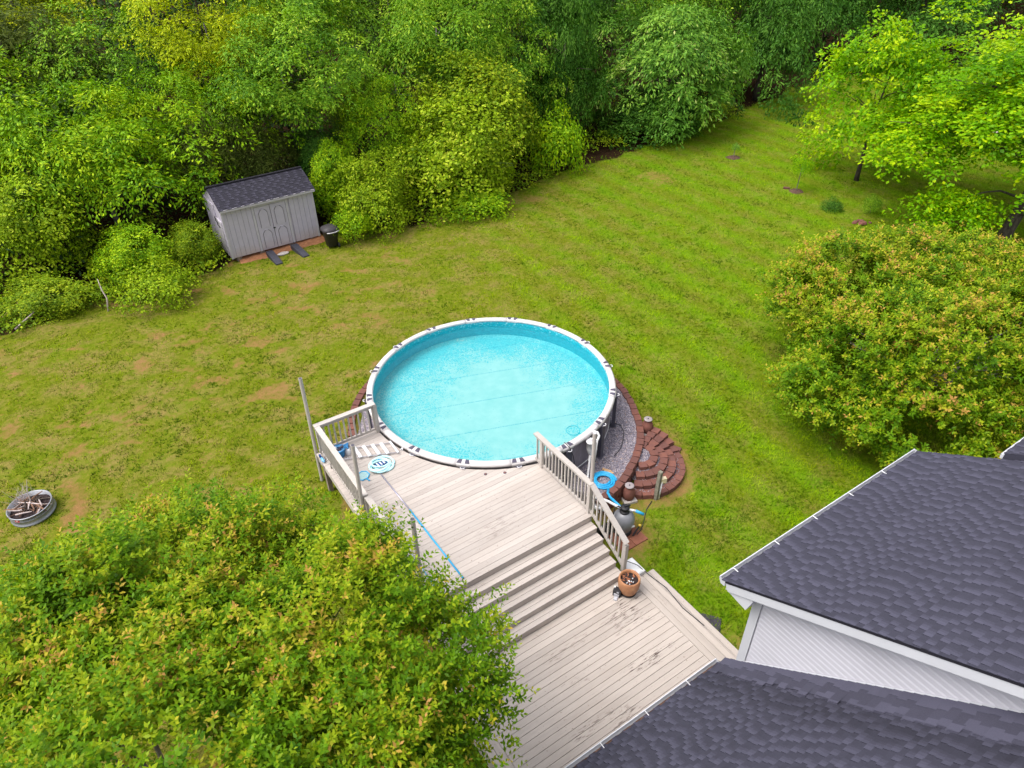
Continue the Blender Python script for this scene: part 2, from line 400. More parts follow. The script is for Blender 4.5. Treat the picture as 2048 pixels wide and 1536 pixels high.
def pool_mats():
    # inner liner wall: turquoise print, highlight dots painted in along the water line
    m = bpy.data.materials.new('liner_wall'); t, p, o = nt(m)
    v = pos(t)
    vo = t.nodes.new('ShaderNodeTexVoronoi'); vo.inputs['Scale'].default_value = 22; t.links.new(v, vo.inputs['Vector'])
    sp = t.nodes.new('ShaderNodeSeparateColor'); t.links.new(vo.outputs['Color'], sp.inputs[0])
    z = t.nodes.new('ShaderNodeSeparateXYZ'); t.links.new(v, z.inputs[0])
    c = ramp(t, sp.outputs[0], [(0.0, (0.0, 0.38, 0.50)), (0.6, (0.008, 0.43, 0.545)), (1.0, (0.02, 0.47, 0.58))])
    fleck = math_(t, 'MULTIPLY', ramp_v(t, sp.outputs[1], 0.75, 0.9), ramp_v(t, z.outputs['Z'], 0.98, 1.12))
    c = mix(t, math_(t, 'MULTIPLY', fleck, 0.6), c, (0.45, 0.80, 0.85))
    dark = ramp_v(t, z.outputs['Z'], 1.20, 1.215)
    c = mix(t, dark, c, (0.01, 0.09, 0.35))
    t.links.new(c, p.inputs['Base Color']); p.inputs['Roughness'].default_value = 0.4
    MATS['liner_wall'] = m
    # floor: mosaic print, paler in the middle, with the liner's welded seams
    m = bpy.data.materials.new('liner_floor'); t, p, o = nt(m)
    v = pos(t)
    vo = t.nodes.new('ShaderNodeTexVoronoi'); vo.inputs['Scale'].default_value = 38; t.links.new(v, vo.inputs['Vector'])
    sp = t.nodes.new('ShaderNodeSeparateColor'); t.links.new(vo.outputs['Color'], sp.inputs[0])
    ln = t.nodes.new('ShaderNodeVectorMath'); ln.operation = 'LENGTH'
    off = t.nodes.new('ShaderNodeVectorMath'); off.operation = 'MULTIPLY'; off.inputs[1].default_value = (1, 1, 0); t.links.new(v, off.inputs[0])
    off2 = t.nodes.new('ShaderNodeVectorMath'); off2.operation = 'ADD'; off2.inputs[1].default_value = (-0.15, 0.45, 0); t.links.new(off.outputs[0], off2.inputs[0])
    t.links.new(off2.outputs[0], ln.inputs[0])
    n1 = noise(t, v, 0.75, 4, 0.6); n2 = noise(t, v, 2.2, 4, 0.65)
    pale = math_(t, 'ADD', math_(t, 'MULTIPLY', ln.outputs['Value'], -0.36), math_(t, 'ADD', math_(t, 'MULTIPLY', n1, 1.5), math_(t, 'MULTIPLY', n2, 0.5)))
    k = ramp_v(t, math_(t, 'ADD', pale, math_(t, 'MULTIPLY', math_(t, 'SUBTRACT', sp.outputs[0], 0.5), 0.75)), -0.10, 0.14)
    cy = ramp(t, sp.outputs[1], [(0, (0.02, 0.34, 0.41)), (0.5, (0.04, 0.41, 0.47)), (1, (0.09, 0.47, 0.50))])
    pl = ramp(t, n2, [(0.3, (0.20, 0.455, 0.45)), (0.7, (0.275, 0.505, 0.495))])
    c = mix(t, k, cy, pl)
    fl = noise(t, v, 30, 2, 0.5)
    c = mix(t, math_(t, 'MULTIPLY', ramp_v(t, math_(t, 'MULTIPLY', sp.outputs[2], n2), 0.60, 0.66), 0.75), c, (0.02, 0.26, 0.33))
    # seams run parallel, about 1.3 m apart
    rot = t.nodes.new('ShaderNodeMapping'); rot.inputs['Rotation'].default_value = (0, 0, R_(-14)); t.links.new(v, rot.inputs[0])
    sx = t.nodes.new('ShaderNodeSeparateXYZ'); t.links.new(rot.outputs[0], sx.inputs[0])
    fr = math_(t, 'FRACT', math_(t, 'DIVIDE', math_(t, 'ADD', sx.outputs['Y'], 10.15), 1.35))
    seam = math_(t, 'MULTIPLY', math_(t, 'LESS_THAN', math_(t, 'ABSOLUTE', math_(t, 'SUBTRACT', fr, 0.5)), 0.011), ramp_v(t, fl, 0.35, 0.55))
    c = mix(t, math_(t, 'MULTIPLY', seam, 0.85), c, (0.02, 0.30, 0.38))
    t.links.new(c, p.inputs['Base Color']); p.inputs['Roughness'].default_value = 0.6
    MATS['liner_floor'] = m
    # outer wall: dull mauve grey sheet with rub marks
    m = bpy.data.materials.new('pool_shell'); t, p, o = nt(m)
    v = pos(t, (2, 2, 0.8))
    n = noise(t, v, 3, 6, 0.7)
    t.links.new(ramp(t, n, [(0.3, (0.16, 0.135, 0.17)), (0.6, (0.24, 0.205, 0.245)), (0.8, (0.36, 0.32, 0.36))]), p.inputs['Base Color']); p.inputs['Roughness'].default_value = 0.6
    MATS['pool_shell'] = m
    # water: clear, only its surface reflects
    m = bpy.data.materials.new('pool_water'); t, p, o = nt(m)
    t.nodes.remove(p)
    v = pos(t)
    n = noise(t, v, 3.2, 3, 0.5)
    b = t.nodes.new('ShaderNodeBump'); b.inputs['Strength'].default_value = 0.22; b.inputs['Distance'].default_value = 0.05; t.links.new(n, b.inputs['Height'])
    tr = t.nodes.new('ShaderNodeBsdfTransparent'); tr.inputs[0].default_value = (0.90, 0.99, 0.995, 1)
    gl = t.nodes.new('ShaderNodeBsdfGlossy'); gl.inputs['Roughness'].default_value = 0.06
    t.links.new(b.outputs[0], gl.inputs['Normal'])
    fr = t.nodes.new('ShaderNodeFresnel'); fr.inputs['IOR'].default_value = 1.33; t.links.new(b.outputs[0], fr.inputs['Normal'])
    ms = t.nodes.new('ShaderNodeMixShader'); t.links.new(fr.outputs[0], ms.inputs[0]); t.links.new(tr.outputs[0], ms.inputs[1]); t.links.new(gl.outputs[0], ms.inputs[2])
    t.links.new(ms.outputs[0], o.inputs[0])
    MATS['pool_water'] = m
pool_mats()
def pot_mat():
    m = bpy.data.materials.new('terracotta'); t, p, o = nt(m)
    v = pos(t)
    n = noise(t, v, 6, 5, 0.6)
    t.links.new(ramp(t, n, [(0.3, (0.30, 0.125, 0.06)), (0.6, (0.42, 0.20, 0.095)), (0.8, (0.47, 0.28, 0.13))]), p.inputs['Base Color'])
    p.inputs['Roughness'].default_value = 0.6
    MATS['terracotta'] = m
pot_mat()

# ------------------------------------------------------------------ mesh builder
class MB:
    def __init__(s): s.v = []; s.f = []; s.tone = []
    def add(s, vs, fs, tone=None):
        o = len(s.v); s.v.extend(vs); s.f.extend([tuple(i + o for i in f) for f in fs])
        if tone is not None: s.tone.extend([tone] * len(fs))
    def box(s, x0, x1, y0, y1, z0, z1, ch=0.0, tone=None):
        if ch:
            vs = []
            for (zz, d) in ((z0, 0), (z1 - ch, 0), (z1, ch)):
                vs += [(x0 + d, y0 + d, zz), (x1 - d, y0 + d, zz), (x1 - d, y1 - d, zz), (x0 + d, y1 - d, zz)]
            fs = [(3, 2, 1, 0), (8, 9, 10, 11)]
            for k in (0, 4):
                for i in range(4): fs.append((k + i, k + (i + 1) % 4, k + 4 + (i + 1) % 4, k + 4 + i))
        else:
            vs = [(x0, y0, z0), (x1, y0, z0), (x1, y1, z0), (x0, y1, z0), (x0, y0, z1), (x1, y0, z1), (x1, y1, z1), (x0, y1, z1)]
            fs = [(3, 2, 1, 0), (4, 5, 6, 7), (0, 1, 5, 4), (1, 2, 6, 5), (2, 3, 7, 6), (3, 0, 4, 7)]
        s.add(vs, fs, tone)
    def prism(s, poly, z0, z1, tone=None):
        n = len(poly)
        vs = [(x, y, z0) for x, y in poly] + [(x, y, z1) for x, y in poly]
        fs = [tuple(range(n - 1, -1, -1)), tuple(range(n, 2 * n))] + [(i, (i + 1) % n, n + (i + 1) % n, n + i) for i in range(n)]
        s.add(vs, fs, tone)
    def sweep_box(s, p, q, w, h, up=(0, 0, 1), tone=None):
        """beam from p to q, width w across, height h; p and q are the centre line"""
        p = Vector(p); q = Vector(q); d = (q - p).normalized(); u = Vector(up)
        sd = d.cross(u)
        if sd.length < 1e-5: sd = Vector((1, 0, 0))
        sd.normalize(); u = sd.cross(d)
        vs = []
        for c in (p, q):
            for (i, j) in ((-1, -1), (1, -1), (1, 1), (-1, 1)): vs.append(tuple(c + sd * (i * w / 2) + u * (j * h / 2)))
        s.add(vs, [(3, 2, 1, 0), (4, 5, 6, 7), (0, 1, 5, 4), (1, 2, 6, 5), (2, 3, 7, 6), (3, 0, 4, 7)], tone)
    def tube(s, pts, rad, n=8, caps=True, tone=None):
        pts = [Vector(p) for p in pts]
        if not hasattr(rad, '__len__'): rad = [rad] * len(pts)
        vs = []; fs = []
        ref = Vector((0, 0, 1))
        prev = None
        for i, p in enumerate(pts):
            d = (pts[min(i + 1, len(pts) - 1)] - pts[max(i - 1, 0)]).normalized()
            if prev is None:
                a = d.cross(ref)
                if a.length < 0.05: a = d.cross(Vector((1, 0, 0)))
            else:
                a = prev - d * prev.dot(d)
            a.normalize(); prev = a; b = d.cross(a)
            for k in range(n):
                t = 2 * math.pi * k / n
                vs.append(tuple(p + a * (math.cos(t) * rad[i]) + b * (math.sin(t) * rad[i])))
        for i in range(len(pts) - 1):
            for k in range(n): fs.append((i * n + k, i * n + (k + 1) % n, (i + 1) * n + (k + 1) % n, (i + 1) * n + k))
        if caps:
            fs.append(tuple(range(n - 1, -1, -1))); fs.append(tuple(range((len(pts) - 1) * n, len(pts) * n)))
        s.add(vs, fs, tone)
    def lathe(s, prof, n=24, c=(0, 0, 0), tone=None):
        vs = []; fs = []
        for (r, z) in prof:
            for k in range(n):
                t = 2 * math.pi * k / n
                vs.append((c[0] + r * math.cos(t), c[1] + r * math.sin(t), c[2] + z))
        for i in range(len(prof) - 1):
            for k in range(n): fs.append((i * n + k, i * n + (k + 1) % n, (i + 1) * n + (k + 1) % n, (i + 1) * n + k))
        if prof[0][0] > 1e-4: fs.append(tuple(range(n - 1, -1, -1)))
        if prof[-1][0] > 1e-4: fs.append(tuple(range((len(prof) - 1) * n, len(prof) * n)))
        s.add(vs, fs, tone)
    def xform(s, m):
        s.v = [tuple(m @ Vector(v)) for v in s.v]; return s
    def mesh(s, name, mat, smooth=False):
        me = bpy.data.meshes.new(name)
        me.from_pydata(s.v, [], s.f)
        if mat: me.materials.append(MATS[mat])
        me.polygons.foreach_set('use_smooth', [bool(smooth)] * len(me.polygons))
        if s.tone and len(s.tone) == len(s.f):
            at = me.attributes.new('tone', 'FLOAT', 'FACE'); at.data.foreach_set('value', s.tone)
        me.update()
        return me
    def build(s, name, mat, parent=None, smooth=False, loc=None):
        return put(name, s.mesh(name, mat, smooth), parent, loc)
def put(name, me, parent=None, loc=None, scale=None, rot=None):
    o = bpy.data.objects.new(name, me); COL.objects.link(o)
    if parent is not None: o.parent = parent
    if loc is not None: o.location = loc
    if scale is not None: o.scale = scale
    if rot is not None: o.rotation_euler = rot
    return o
def tag(o, label=None, cat=None, group=None, kind=None):
    if label: o['label'] = label
    if cat: o['category'] = cat
    if group: o['group'] = group
    if kind: o['kind'] = kind
    return o
def thing(name, label, cat, loc=(0, 0, 0), rz=0.0, group=None, rot=None):
    o = bpy.data.objects.new(name, None); COL.objects.link(o)
    o.empty_display_size = 0.2
    o.location = loc; o.rotation_euler = rot if rot else (0, 0, rz)
    return tag(o, label, cat, group)
_t0 = len(bpy.data.objects)
UNIT = MB(); UNIT.box(-0.5, 0.5, -0.5, 0.5, -0.5, 0.5)
_unit_cache = {}
def unit(mat):
    if mat not in _unit_cache: _unit_cache[mat] = UNIT.mesh('block', mat)
    return _unit_cache[mat]
def ubox(name, mat, parent, c, s, rot=None):
    """one box piece that shares its mesh data with all others of the same material"""
    return put(name, unit(mat), parent, c, s, rot)

# leaves and other many-faced meshes straight from numpy
def np_mesh(name, verts, nper, mat, tone=None, color=None):
    """verts (n*nper,3): n separate polygons of nper corners"""
    n = len(verts) // nper
    me = bpy.data.meshes.new(name)
    me.vertices.add(len(verts)); me.vertices.foreach_set('co', np.ascontiguousarray(verts, np.float32).ravel())
    me.loops.add(len(verts)); me.loops.foreach_set('vertex_index', np.arange(len(verts), dtype=np.int32))
    me.polygons.add(n); me.polygons.foreach_set('loop_start', np.arange(n, dtype=np.int32) * nper)
    try: me.polygons.foreach_set('loop_total', np.full(n, nper, np.int32))
    except Exception: pass
    if tone is not None:
        at = me.attributes.new('tone', 'FLOAT', 'FACE'); at.data.foreach_set('value', np.ascontiguousarray(tone, np.float32))
    if color is not None:
        at = me.attributes.new('col', 'FLOAT_COLOR', 'POINT'); at.data.foreach_set('color', np.ascontiguousarray(color, np.float32).ravel())
    me.materials.append(MATS[mat])
    me.update(calc_edges=True)
    return me

# ------------------------------------------------------------------ ground
EDGE = np.array([(-300, -60), (-60, -20), (-30, -3), (-17.35, 4.2), (-15.9, 6.4), (-12.9, 7.6), (-11.9, 8.8), (-10.6, 10.4), (-7.8, 12.3), (-5.6, 12.6), (-3.75, 13.6), (0.2, 16.8),
                 (3.7, 20.4), (8.8, 23.7), (13.7, 28.5), (21.3, 36.2), (25.8, 40.0), (36, 42.5), (50, 37), (75, 22), (300, -60)], float)
def edge_y(x): return np.interp(x, EDGE[:, 0], EDGE[:, 1])
def wood_d(x, y):
    """rough distance past the lawn's edge into the wood (positive inside)"""
    return (np.asarray(y) - edge_y(x)) * 0.72
RC = (4.15, -1.9)                                  # centre of the round steps
WALL = [(3.55, 2.25), (3.76, 1.85), (3.93, 1.49), (4.03, 1.26), (4.13, 0.99), (4.2, 0.72), (4.26, 0.46), (4.30, 0.16), (4.33, -0.13), (4.35, -0.42), (4.355, -0.67), (4.34, -0.95), (4.30, -1.23),
        (4.24, -1.51), (4.16, -1.78), (4.06, -2.05), (3.95, -2.3), (3.82, -2.55), (3.68, -2.81), (3.52, -3.07), (3.33, -3.31), (3.12, -3.52), (2.9, -3.7)]
def bare_f(x, y):
    left = sstep(10, -6, x + 0.35 * y)             # the left half of the lawn is the thin, patchy half
    n = fbm(x * 0.8 + 0.3 * y, y * 1.1, 3, 4)
    n2 = fbm(x * 2.1, y * 2.6, 31, 3)
    b = 0.66 * sstep(0.46, 0.64, n) * sstep(0.48, 0.68, n2) * (0.25 + 0.75 * left)
    b = b + 0.15 * left * sstep(0.42, 0.7, n2)
    # worn ring round the fire ring
    d = np.hypot(x + 11.8, (y + 4.1)); b = b + 1.0 * np.exp(-((d - 1.1) / 0.30) ** 2) * sstep(0.25, 0.55, vnoise(x * 1.5, y * 1.5, 5))
    # clay beside the round steps and the filter, along the stairs, under the deck's left edge
    d = np.hypot(x - RC[0], y - RC[1]); b = b + 0.75 * np.exp(-((d - 1.42) / 0.26) ** 2) * (x > 3.6)
    b = b + 0.8 * np.exp(-(((x - 3.75) / 0.55) ** 2 + ((y + 4.55) / 0.75) ** 2))
    b = b + 0.8 * np.exp(-(((x - 3.2) / 0.5) ** 2 + ((y + 3.7) / 0.5) ** 2))
    a_, b_ = x * CT + y * ST, x * ST - y * CT
    b = b + 0.75 * np.exp(-((a_ + 5.15) / 0.33) ** 2) * sstep(0.3, 1.2, b_) * (b_ < 7)
    b = b + 0.6 * np.exp(-(((a_ - 0.45) / 0.35) ** 2 + ((b_ - 9.9) / 1.3) ** 2))
    # scar in the far lawn, and clay along the shed
    b = b + 0.55 * np.exp(-(((x - 8.2) / 1.5) ** 2 + ((y - 19.6) / 2.2) ** 2)) * sstep(0.35, 0.62, fbm(x * 0.9, y * 0.9, 77, 3))
    b = b + 0.55 * np.exp(-(((x - 1.6) / 3.0) ** 2 + ((y - 17.0) / 0.8) ** 2))
    return np.clip(b, 0, 1)
def litter_f(x, y):
    n = fbm(x * 0.8, y * 0.8, 9, 3)
    l = sstep(0.0, 1.3, wood_d(x, y) + (n - 0.5) * 1.6)
    # under the right-hand trees the grass thins out a little
    return np.clip(l, 0, 1)
def lush_f(x, y):
    l = sstep(-2, 9, x) * 0.55
    a_, b_ = x * CT + y * ST, x * ST - y * CT
    # mowing stripes on the right-hand lawn
    st = 0.5 + 0.5 * np.sin((a_ * 1.0 + 0.05 * b_) * 2 * math.pi / 1.5)
    l = l + (st - 0.5) * 0.6 * sstep(1, 4, x + 0.3 * y) * sstep(-9, -4, y)
    l = l + 0.7 * np.exp(-(((x - 4.6) / 1.1) ** 2 + ((y + 6.3) / 1.7) ** 2))
    l = l + 0.75 * np.exp(-(((a_ + 6.1) / 0.6) ** 2)) * sstep(0, 1, b_) * (b_ < 9)
    l = l + 0.6 * (fbm(x * 1.3, y * 1.3, 55, 4) - 0.45)
    return np.clip(l, 0, 1)
def dry_f(x, y):
    return np.clip(0.8 * sstep(0.46, 0.66, fbm(x * 2.0 + 4, y * 2.4, 61, 4)) * (0.4 + 0.6 * sstep(8, -4, x)), 0, 1)

def lawn_sheet():
    def axis(lo, hi, step, far):
        a = list(np.arange(lo, hi + 1e-6, step))
        l = []; d = step; p = lo
        while p > -far: d *= 1.5; p -= d; l.append(p)
        h = []; d = step; p = a[-1]
        while p < far: d *= 1.5; p += d; h.append(p)
        return np.array(l[::-1] + a + h)
    xs = axis(-20, 30, 0.2, 320); ys = axis(-13, 40, 0.2, 320)
    X, Y = np.meshgrid(xs, ys)
    Z = gh(X, Y)
    wd = wood_d(X, Y)
    Z = Z + 0.05 * (fbm(X * 1.3, Y * 1.3, 2, 3) - 0.5) * (np.abs(X) < 40)
    # level the pad under the pool, the gravel and the steps so nothing pokes through them
    d = np.hypot(X, Y); Z = np.where(d < 4.0, np.minimum(Z, -0.1), Z)
    d2 = np.hypot(X - RC[0], Y - RC[1])
    Z = np.where((d2 < 1.05), np.minimum(Z, -0.34), Z)
    gx = (X - 3.0) ** 2 + (Y + 2.6) ** 2
    Z = np.where((gx < 1.0), np.minimum(Z, -0.12), Z)
    n = len(xs); m = len(ys)
    me = bpy.data.meshes.new('lawn')
    me.vertices.add(n * m); me.vertices.foreach_set('co', np.stack([X, Y, Z], -1).astype(np.float32).ravel())
    i = np.arange(n - 1)[None, :] + (np.arange(m - 1) * n)[:, None]
    q = np.stack([i, i + 1, i + 1 + n, i + n], -1).reshape(-1, 4).astype(np.int32)
    me.loops.add(q.size); me.loops.foreach_set('vertex_index', q.ravel())
    me.polygons.add(len(q)); me.polygons.foreach_set('loop_start', np.arange(len(q), dtype=np.int32) * 4)
    try: me.polygons.foreach_set('loop_total', np.full(len(q), 4, np.int32))
    except Exception: pass
    for nm, fn in (('bare', bare_f), ('litter', litter_f), ('lush', lush_f), ('dry', dry_f)):
        at = me.attributes.new(nm, 'FLOAT', 'POINT'); at.data.foreach_set('value', fn(X, Y).astype(np.float32).ravel())
    me.polygons.foreach_set('use_smooth', np.ones(len(q), bool))
    me.materials.append(MATS['lawn']); me.update(calc_edges=True)
    o = put('lawn', me); tag(o, kind='structure')
    return o
lawn_sheet()

def pip(x, y, poly):
    ins = np.zeros(x.shape, bool); j = len(poly) - 1
    for i in range(len(poly)):
        xi, yi = poly[i]; xj, yj = poly[j]
        c = ((yi > y) != (yj > y)) & (x < (xj - xi) * (y - yi) / (yj - yi + 1e-12) + xi)
        ins ^= c; j = i
    return ins

def grass():
    # tufts thin out with distance from the pool; none on bare clay, under the pool, deck, steps and house
    n = 820000
    x = rng.uniform(-24, 31, n); y = rng.uniform(-12, 41, n)
    dc = np.sqrt((x - 0.6) ** 2 + (y + 16.8) ** 2 + 180)
    k = rng.random(n) < np.clip((19.0 / dc) ** 2.0, 0, 1)
    x, y = x[k], y[k]
    a, b = x * CT + y * ST, x * ST - y * CT
    keep = (np.hypot(x, y) > 4.25) & (wood_d(x, y) < 1.2)
    keep &= ~((a > -5.3) & (a < -0.5) & (b > 0.0) & (b < 12))
    keep &= ~((a > -5.7) & (a < 0.15) & (b > 6.9) & (b < 12))
    keep &= ~((a > -12) & (a < 3) & (b > 10.7))
    keep &= ~((np.hypot(x - RC[0], y - RC[1]) < 1.36) & (x > 3.4))
    keep &= ~((np.abs(x - 3.0) < 1.0) & (np.abs(y + 2.8) < 1.2))
    keep &= np.hypot(x + 11.82, y + 3.92) > 0.5
    sx, sy = x + 11.10, y - 10.46
    lx_, ly_ = sx * math.cos(R_(34.7)) + sy * math.sin(R_(34.7)), -sx * math.sin(R_(34.7)) + sy * math.cos(R_(34.7))
    keep &= ~((lx_ > -0.1) & (lx_ < 4.2) & (ly_ > -0.30)) & ~((np.abs(lx_ - 1.52) < 0.2) & (ly_ > -1.3)) & ~((np.abs(lx_ - 2.66) < 0.24) & (ly_ > -1.3)) | ((ly_ < -1.4) & keep)
    br = bare_f(x, y); lit = litter_f(x, y)
    f2 = fbm(x * 3.4, y * 3.8, 12, 3)
    thin = sstep(10, -5, x + 0.3 * y)
    keep &= (br + (f2 - 0.5) * 1.9 * (0.35 + 0.65 * thin)) < 0.30 + 0.16 * (1 - thin)
    keep &= rng.random(len(x)) > lit * 0.75
    x, y = x[keep], y[keep]; n = len(x)
    lush = lush_f(x, y); dry = dry_f(x, y); br = bare_f(x, y)
    z = gh(x, y)
    K = 3
    h = rng.uniform(0.03, 0.07, (n, K)) * (0.8 + 0.7 * lush[:, None])
    ang = rng.uniform(0, 2 * math.pi, (n, K)); lean = rng.uniform(0.4, 1.5, (n, K)) * h
    w = rng.uniform(0.007, 0.015, (n, K)) * 1.25
    px = x[:, None] + rng.normal(0, 0.018, (n, K)); py = y[:, None] + rng.normal(0, 0.018, (n, K))
    V = np.zeros((n, K, 3, 3))
    ca, sa = np.cos(ang), np.sin(ang)
    V[..., 0, 0] = px - sa * w; V[..., 0, 1] = py + ca * w
    V[..., 1, 0] = px + sa * w; V[..., 1, 1] = py - ca * w
    V[..., 2, 0] = px + ca * lean; V[..., 2, 1] = py + sa * lean
    V[..., 0, 2] = V[..., 1, 2] = z[:, None] - 0.012; V[..., 2, 2] = z[:, None] + h
    t = np.clip((fbm(x * 2.6, y * 2.6, 44, 3) - 0.5) * 2.0 + (fbm(x * 0.5, y * 0.5, 45, 3) - 0.5) * 1.1 + 0.47 + rng.normal(0, 0.15, n), 0, 1)
    c0 = np.array([0.064, 0.128, 0.003]); c1 = np.array([0.275, 0.345, 0.005]); cl = np.array([0.130, 0.320, 0.003]); cd = np.array([0.43, 0.34, 0.085])
    C = c0 + (c1 - c0) * t[:, None]
    C = C + (cl - C) * (0.65 * lush * rng.uniform(0.4, 1, n))[:, None]
    C = C + (cd - C) * (np.clip(dry + br * 0.7, 0, 1) * (rng.random(n) < 0.55) * rng.uniform(0.3, 0.9, n))[:, None]
    a_, b_ = x * CT + y * ST, x * ST - y * CT
    st = np.clip(np.sin((a_ + 0.05 * b_) * 2 * math.pi / 1.5) * 1.6, -1, 1) * sstep(1, 4, x + 0.3 * y) * sstep(-9, -4, y)
    C = C * (1 + 0.20 * st)[:, None]
    Cc = np.repeat(np.concatenate([C, np.ones((n, 1))], 1), K * 3, 0)
    me = np_mesh('grass', V.reshape(-1, 3), 3, 'grass_blade', color=Cc)
    o = put('grass', me); tag(o, 'short patchy lawn grass and clover growing around the round pool', 'grass', kind='stuff')
grass()

# ------------------------------------------------------------------ trees
def unitv(n):
    v = rng.normal(size=(n, 3)); return v / np.linalg.norm(v, axis=1, keepdims=True)
def norm(v): return v / np.maximum(np.linalg.norm(v, axis=-1, keepdims=True), 1e-9)
def leaves(P, D, Nn, L, Wd, fold=0.12):
    """diamond leaf blades: base P, direction D, blade normal Nn"""
    S = norm(np.cross(D, Nn)); Nn = np.cross(S, D)
    L = L[:, None]; Wd = Wd[:, None]
    a = P; c = P + D * L - Nn * L * 0.10
    m = P + D * L * 0.48 + Nn * L * fold * 0.5
    b = m + S * Wd * 0.5 - Nn * Wd * 0.15; d = m - S * Wd * 0.5 - Nn * Wd * 0.15
    return np.stack([a, b, c, d], 1).reshape(-1, 3)

def crown_mesh(name, mat, R, nclump, per, leaf, lobes=0.28, flat=0.5, droop=0.35, crad=(0.45, 0.8), inner=0.45, lowcut=-0.55, needle=False, tipfrac=0.1):
    """foliage in the volume of an ellipsoid R made of drooping leaf clumps, with lumps and gaps in the outline"""
    R = np.array(R, float)
    d = unitv(nclump * 2); d = d[d[:, 2] > lowcut][:nclump]
    k = unitv(7); ph = rng.uniform(0, 6.28, 7)
    lump = 1 + lobes * np.sin(3.3 * (d @ k.T) + ph).sum(1) / 2.2
    u = rng.random(len(d))
    r = lump * (inner + (1 - inner) * u ** 0.45)
    C = d * r[:, None] * R
    up = np.array([0, 0, 1.0])
    nrm = norm(d * (1 - flat) / (R / R.mean()) + up * flat + rng.normal(0, 0.18, d.shape))
    t1 = norm(np.cross(nrm, unitv(len(d)))); t2 = np.cross(nrm, t1)
    n = len(d)
    cr = rng.uniform(crad[0], crad[1], n)
    rho = np.sqrt(rng.random((n, per))); az = rng.uniform(0, 6.283, (n, per))
    # leaves gather along a few twigs of each clump
    nt_ = 5
    az = (np.floor(az / 6.283 * nt_) + 0.5) * 6.283 / nt_ + rng.normal(0, 0.26, (n, per)) + rng.uniform(0, 6.28, (n, 1))
    T = np.cos(az)[..., None] * t1[:, None] + np.sin(az)[..., None] * t2[:, None]
    P = C[:, None] + T * (rho * cr[:, None])[..., None] + nrm[:, None] * rng.normal(0, 0.09, (n, per))[..., None]
    P[..., 2] -= droop * cr[:, None] * rho ** 2
    D = norm(T + rng.normal(0, 0.45, T.shape) + np.array([0, 0, -droop * 0.9]) + nrm[:, None] * 0.15)
    Nn = norm(nrm[:, None] + rng.normal(0, 0.42, T.shape))
    L = rng.uniform(leaf[0] * 0.7, leaf[0] * 1.2, (n, per)); Wd = L * leaf[1] * rng.uniform(0.8, 1.2, (n, per))
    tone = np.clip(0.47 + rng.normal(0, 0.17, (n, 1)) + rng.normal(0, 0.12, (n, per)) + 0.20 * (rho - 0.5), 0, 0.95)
    tip = (rng.random((n, per)) < tipfrac) & (rho > 0.6)
    tone = np.where(tip, rng.uniform(0.85, 1.0, tone.shape), tone)
    V = leaves(P.reshape(-1, 3), D.reshape(-1, 3), Nn.reshape(-1, 3), L.ravel(), Wd.ravel())
    return np_mesh(name, V, 4, mat, tone.ravel())

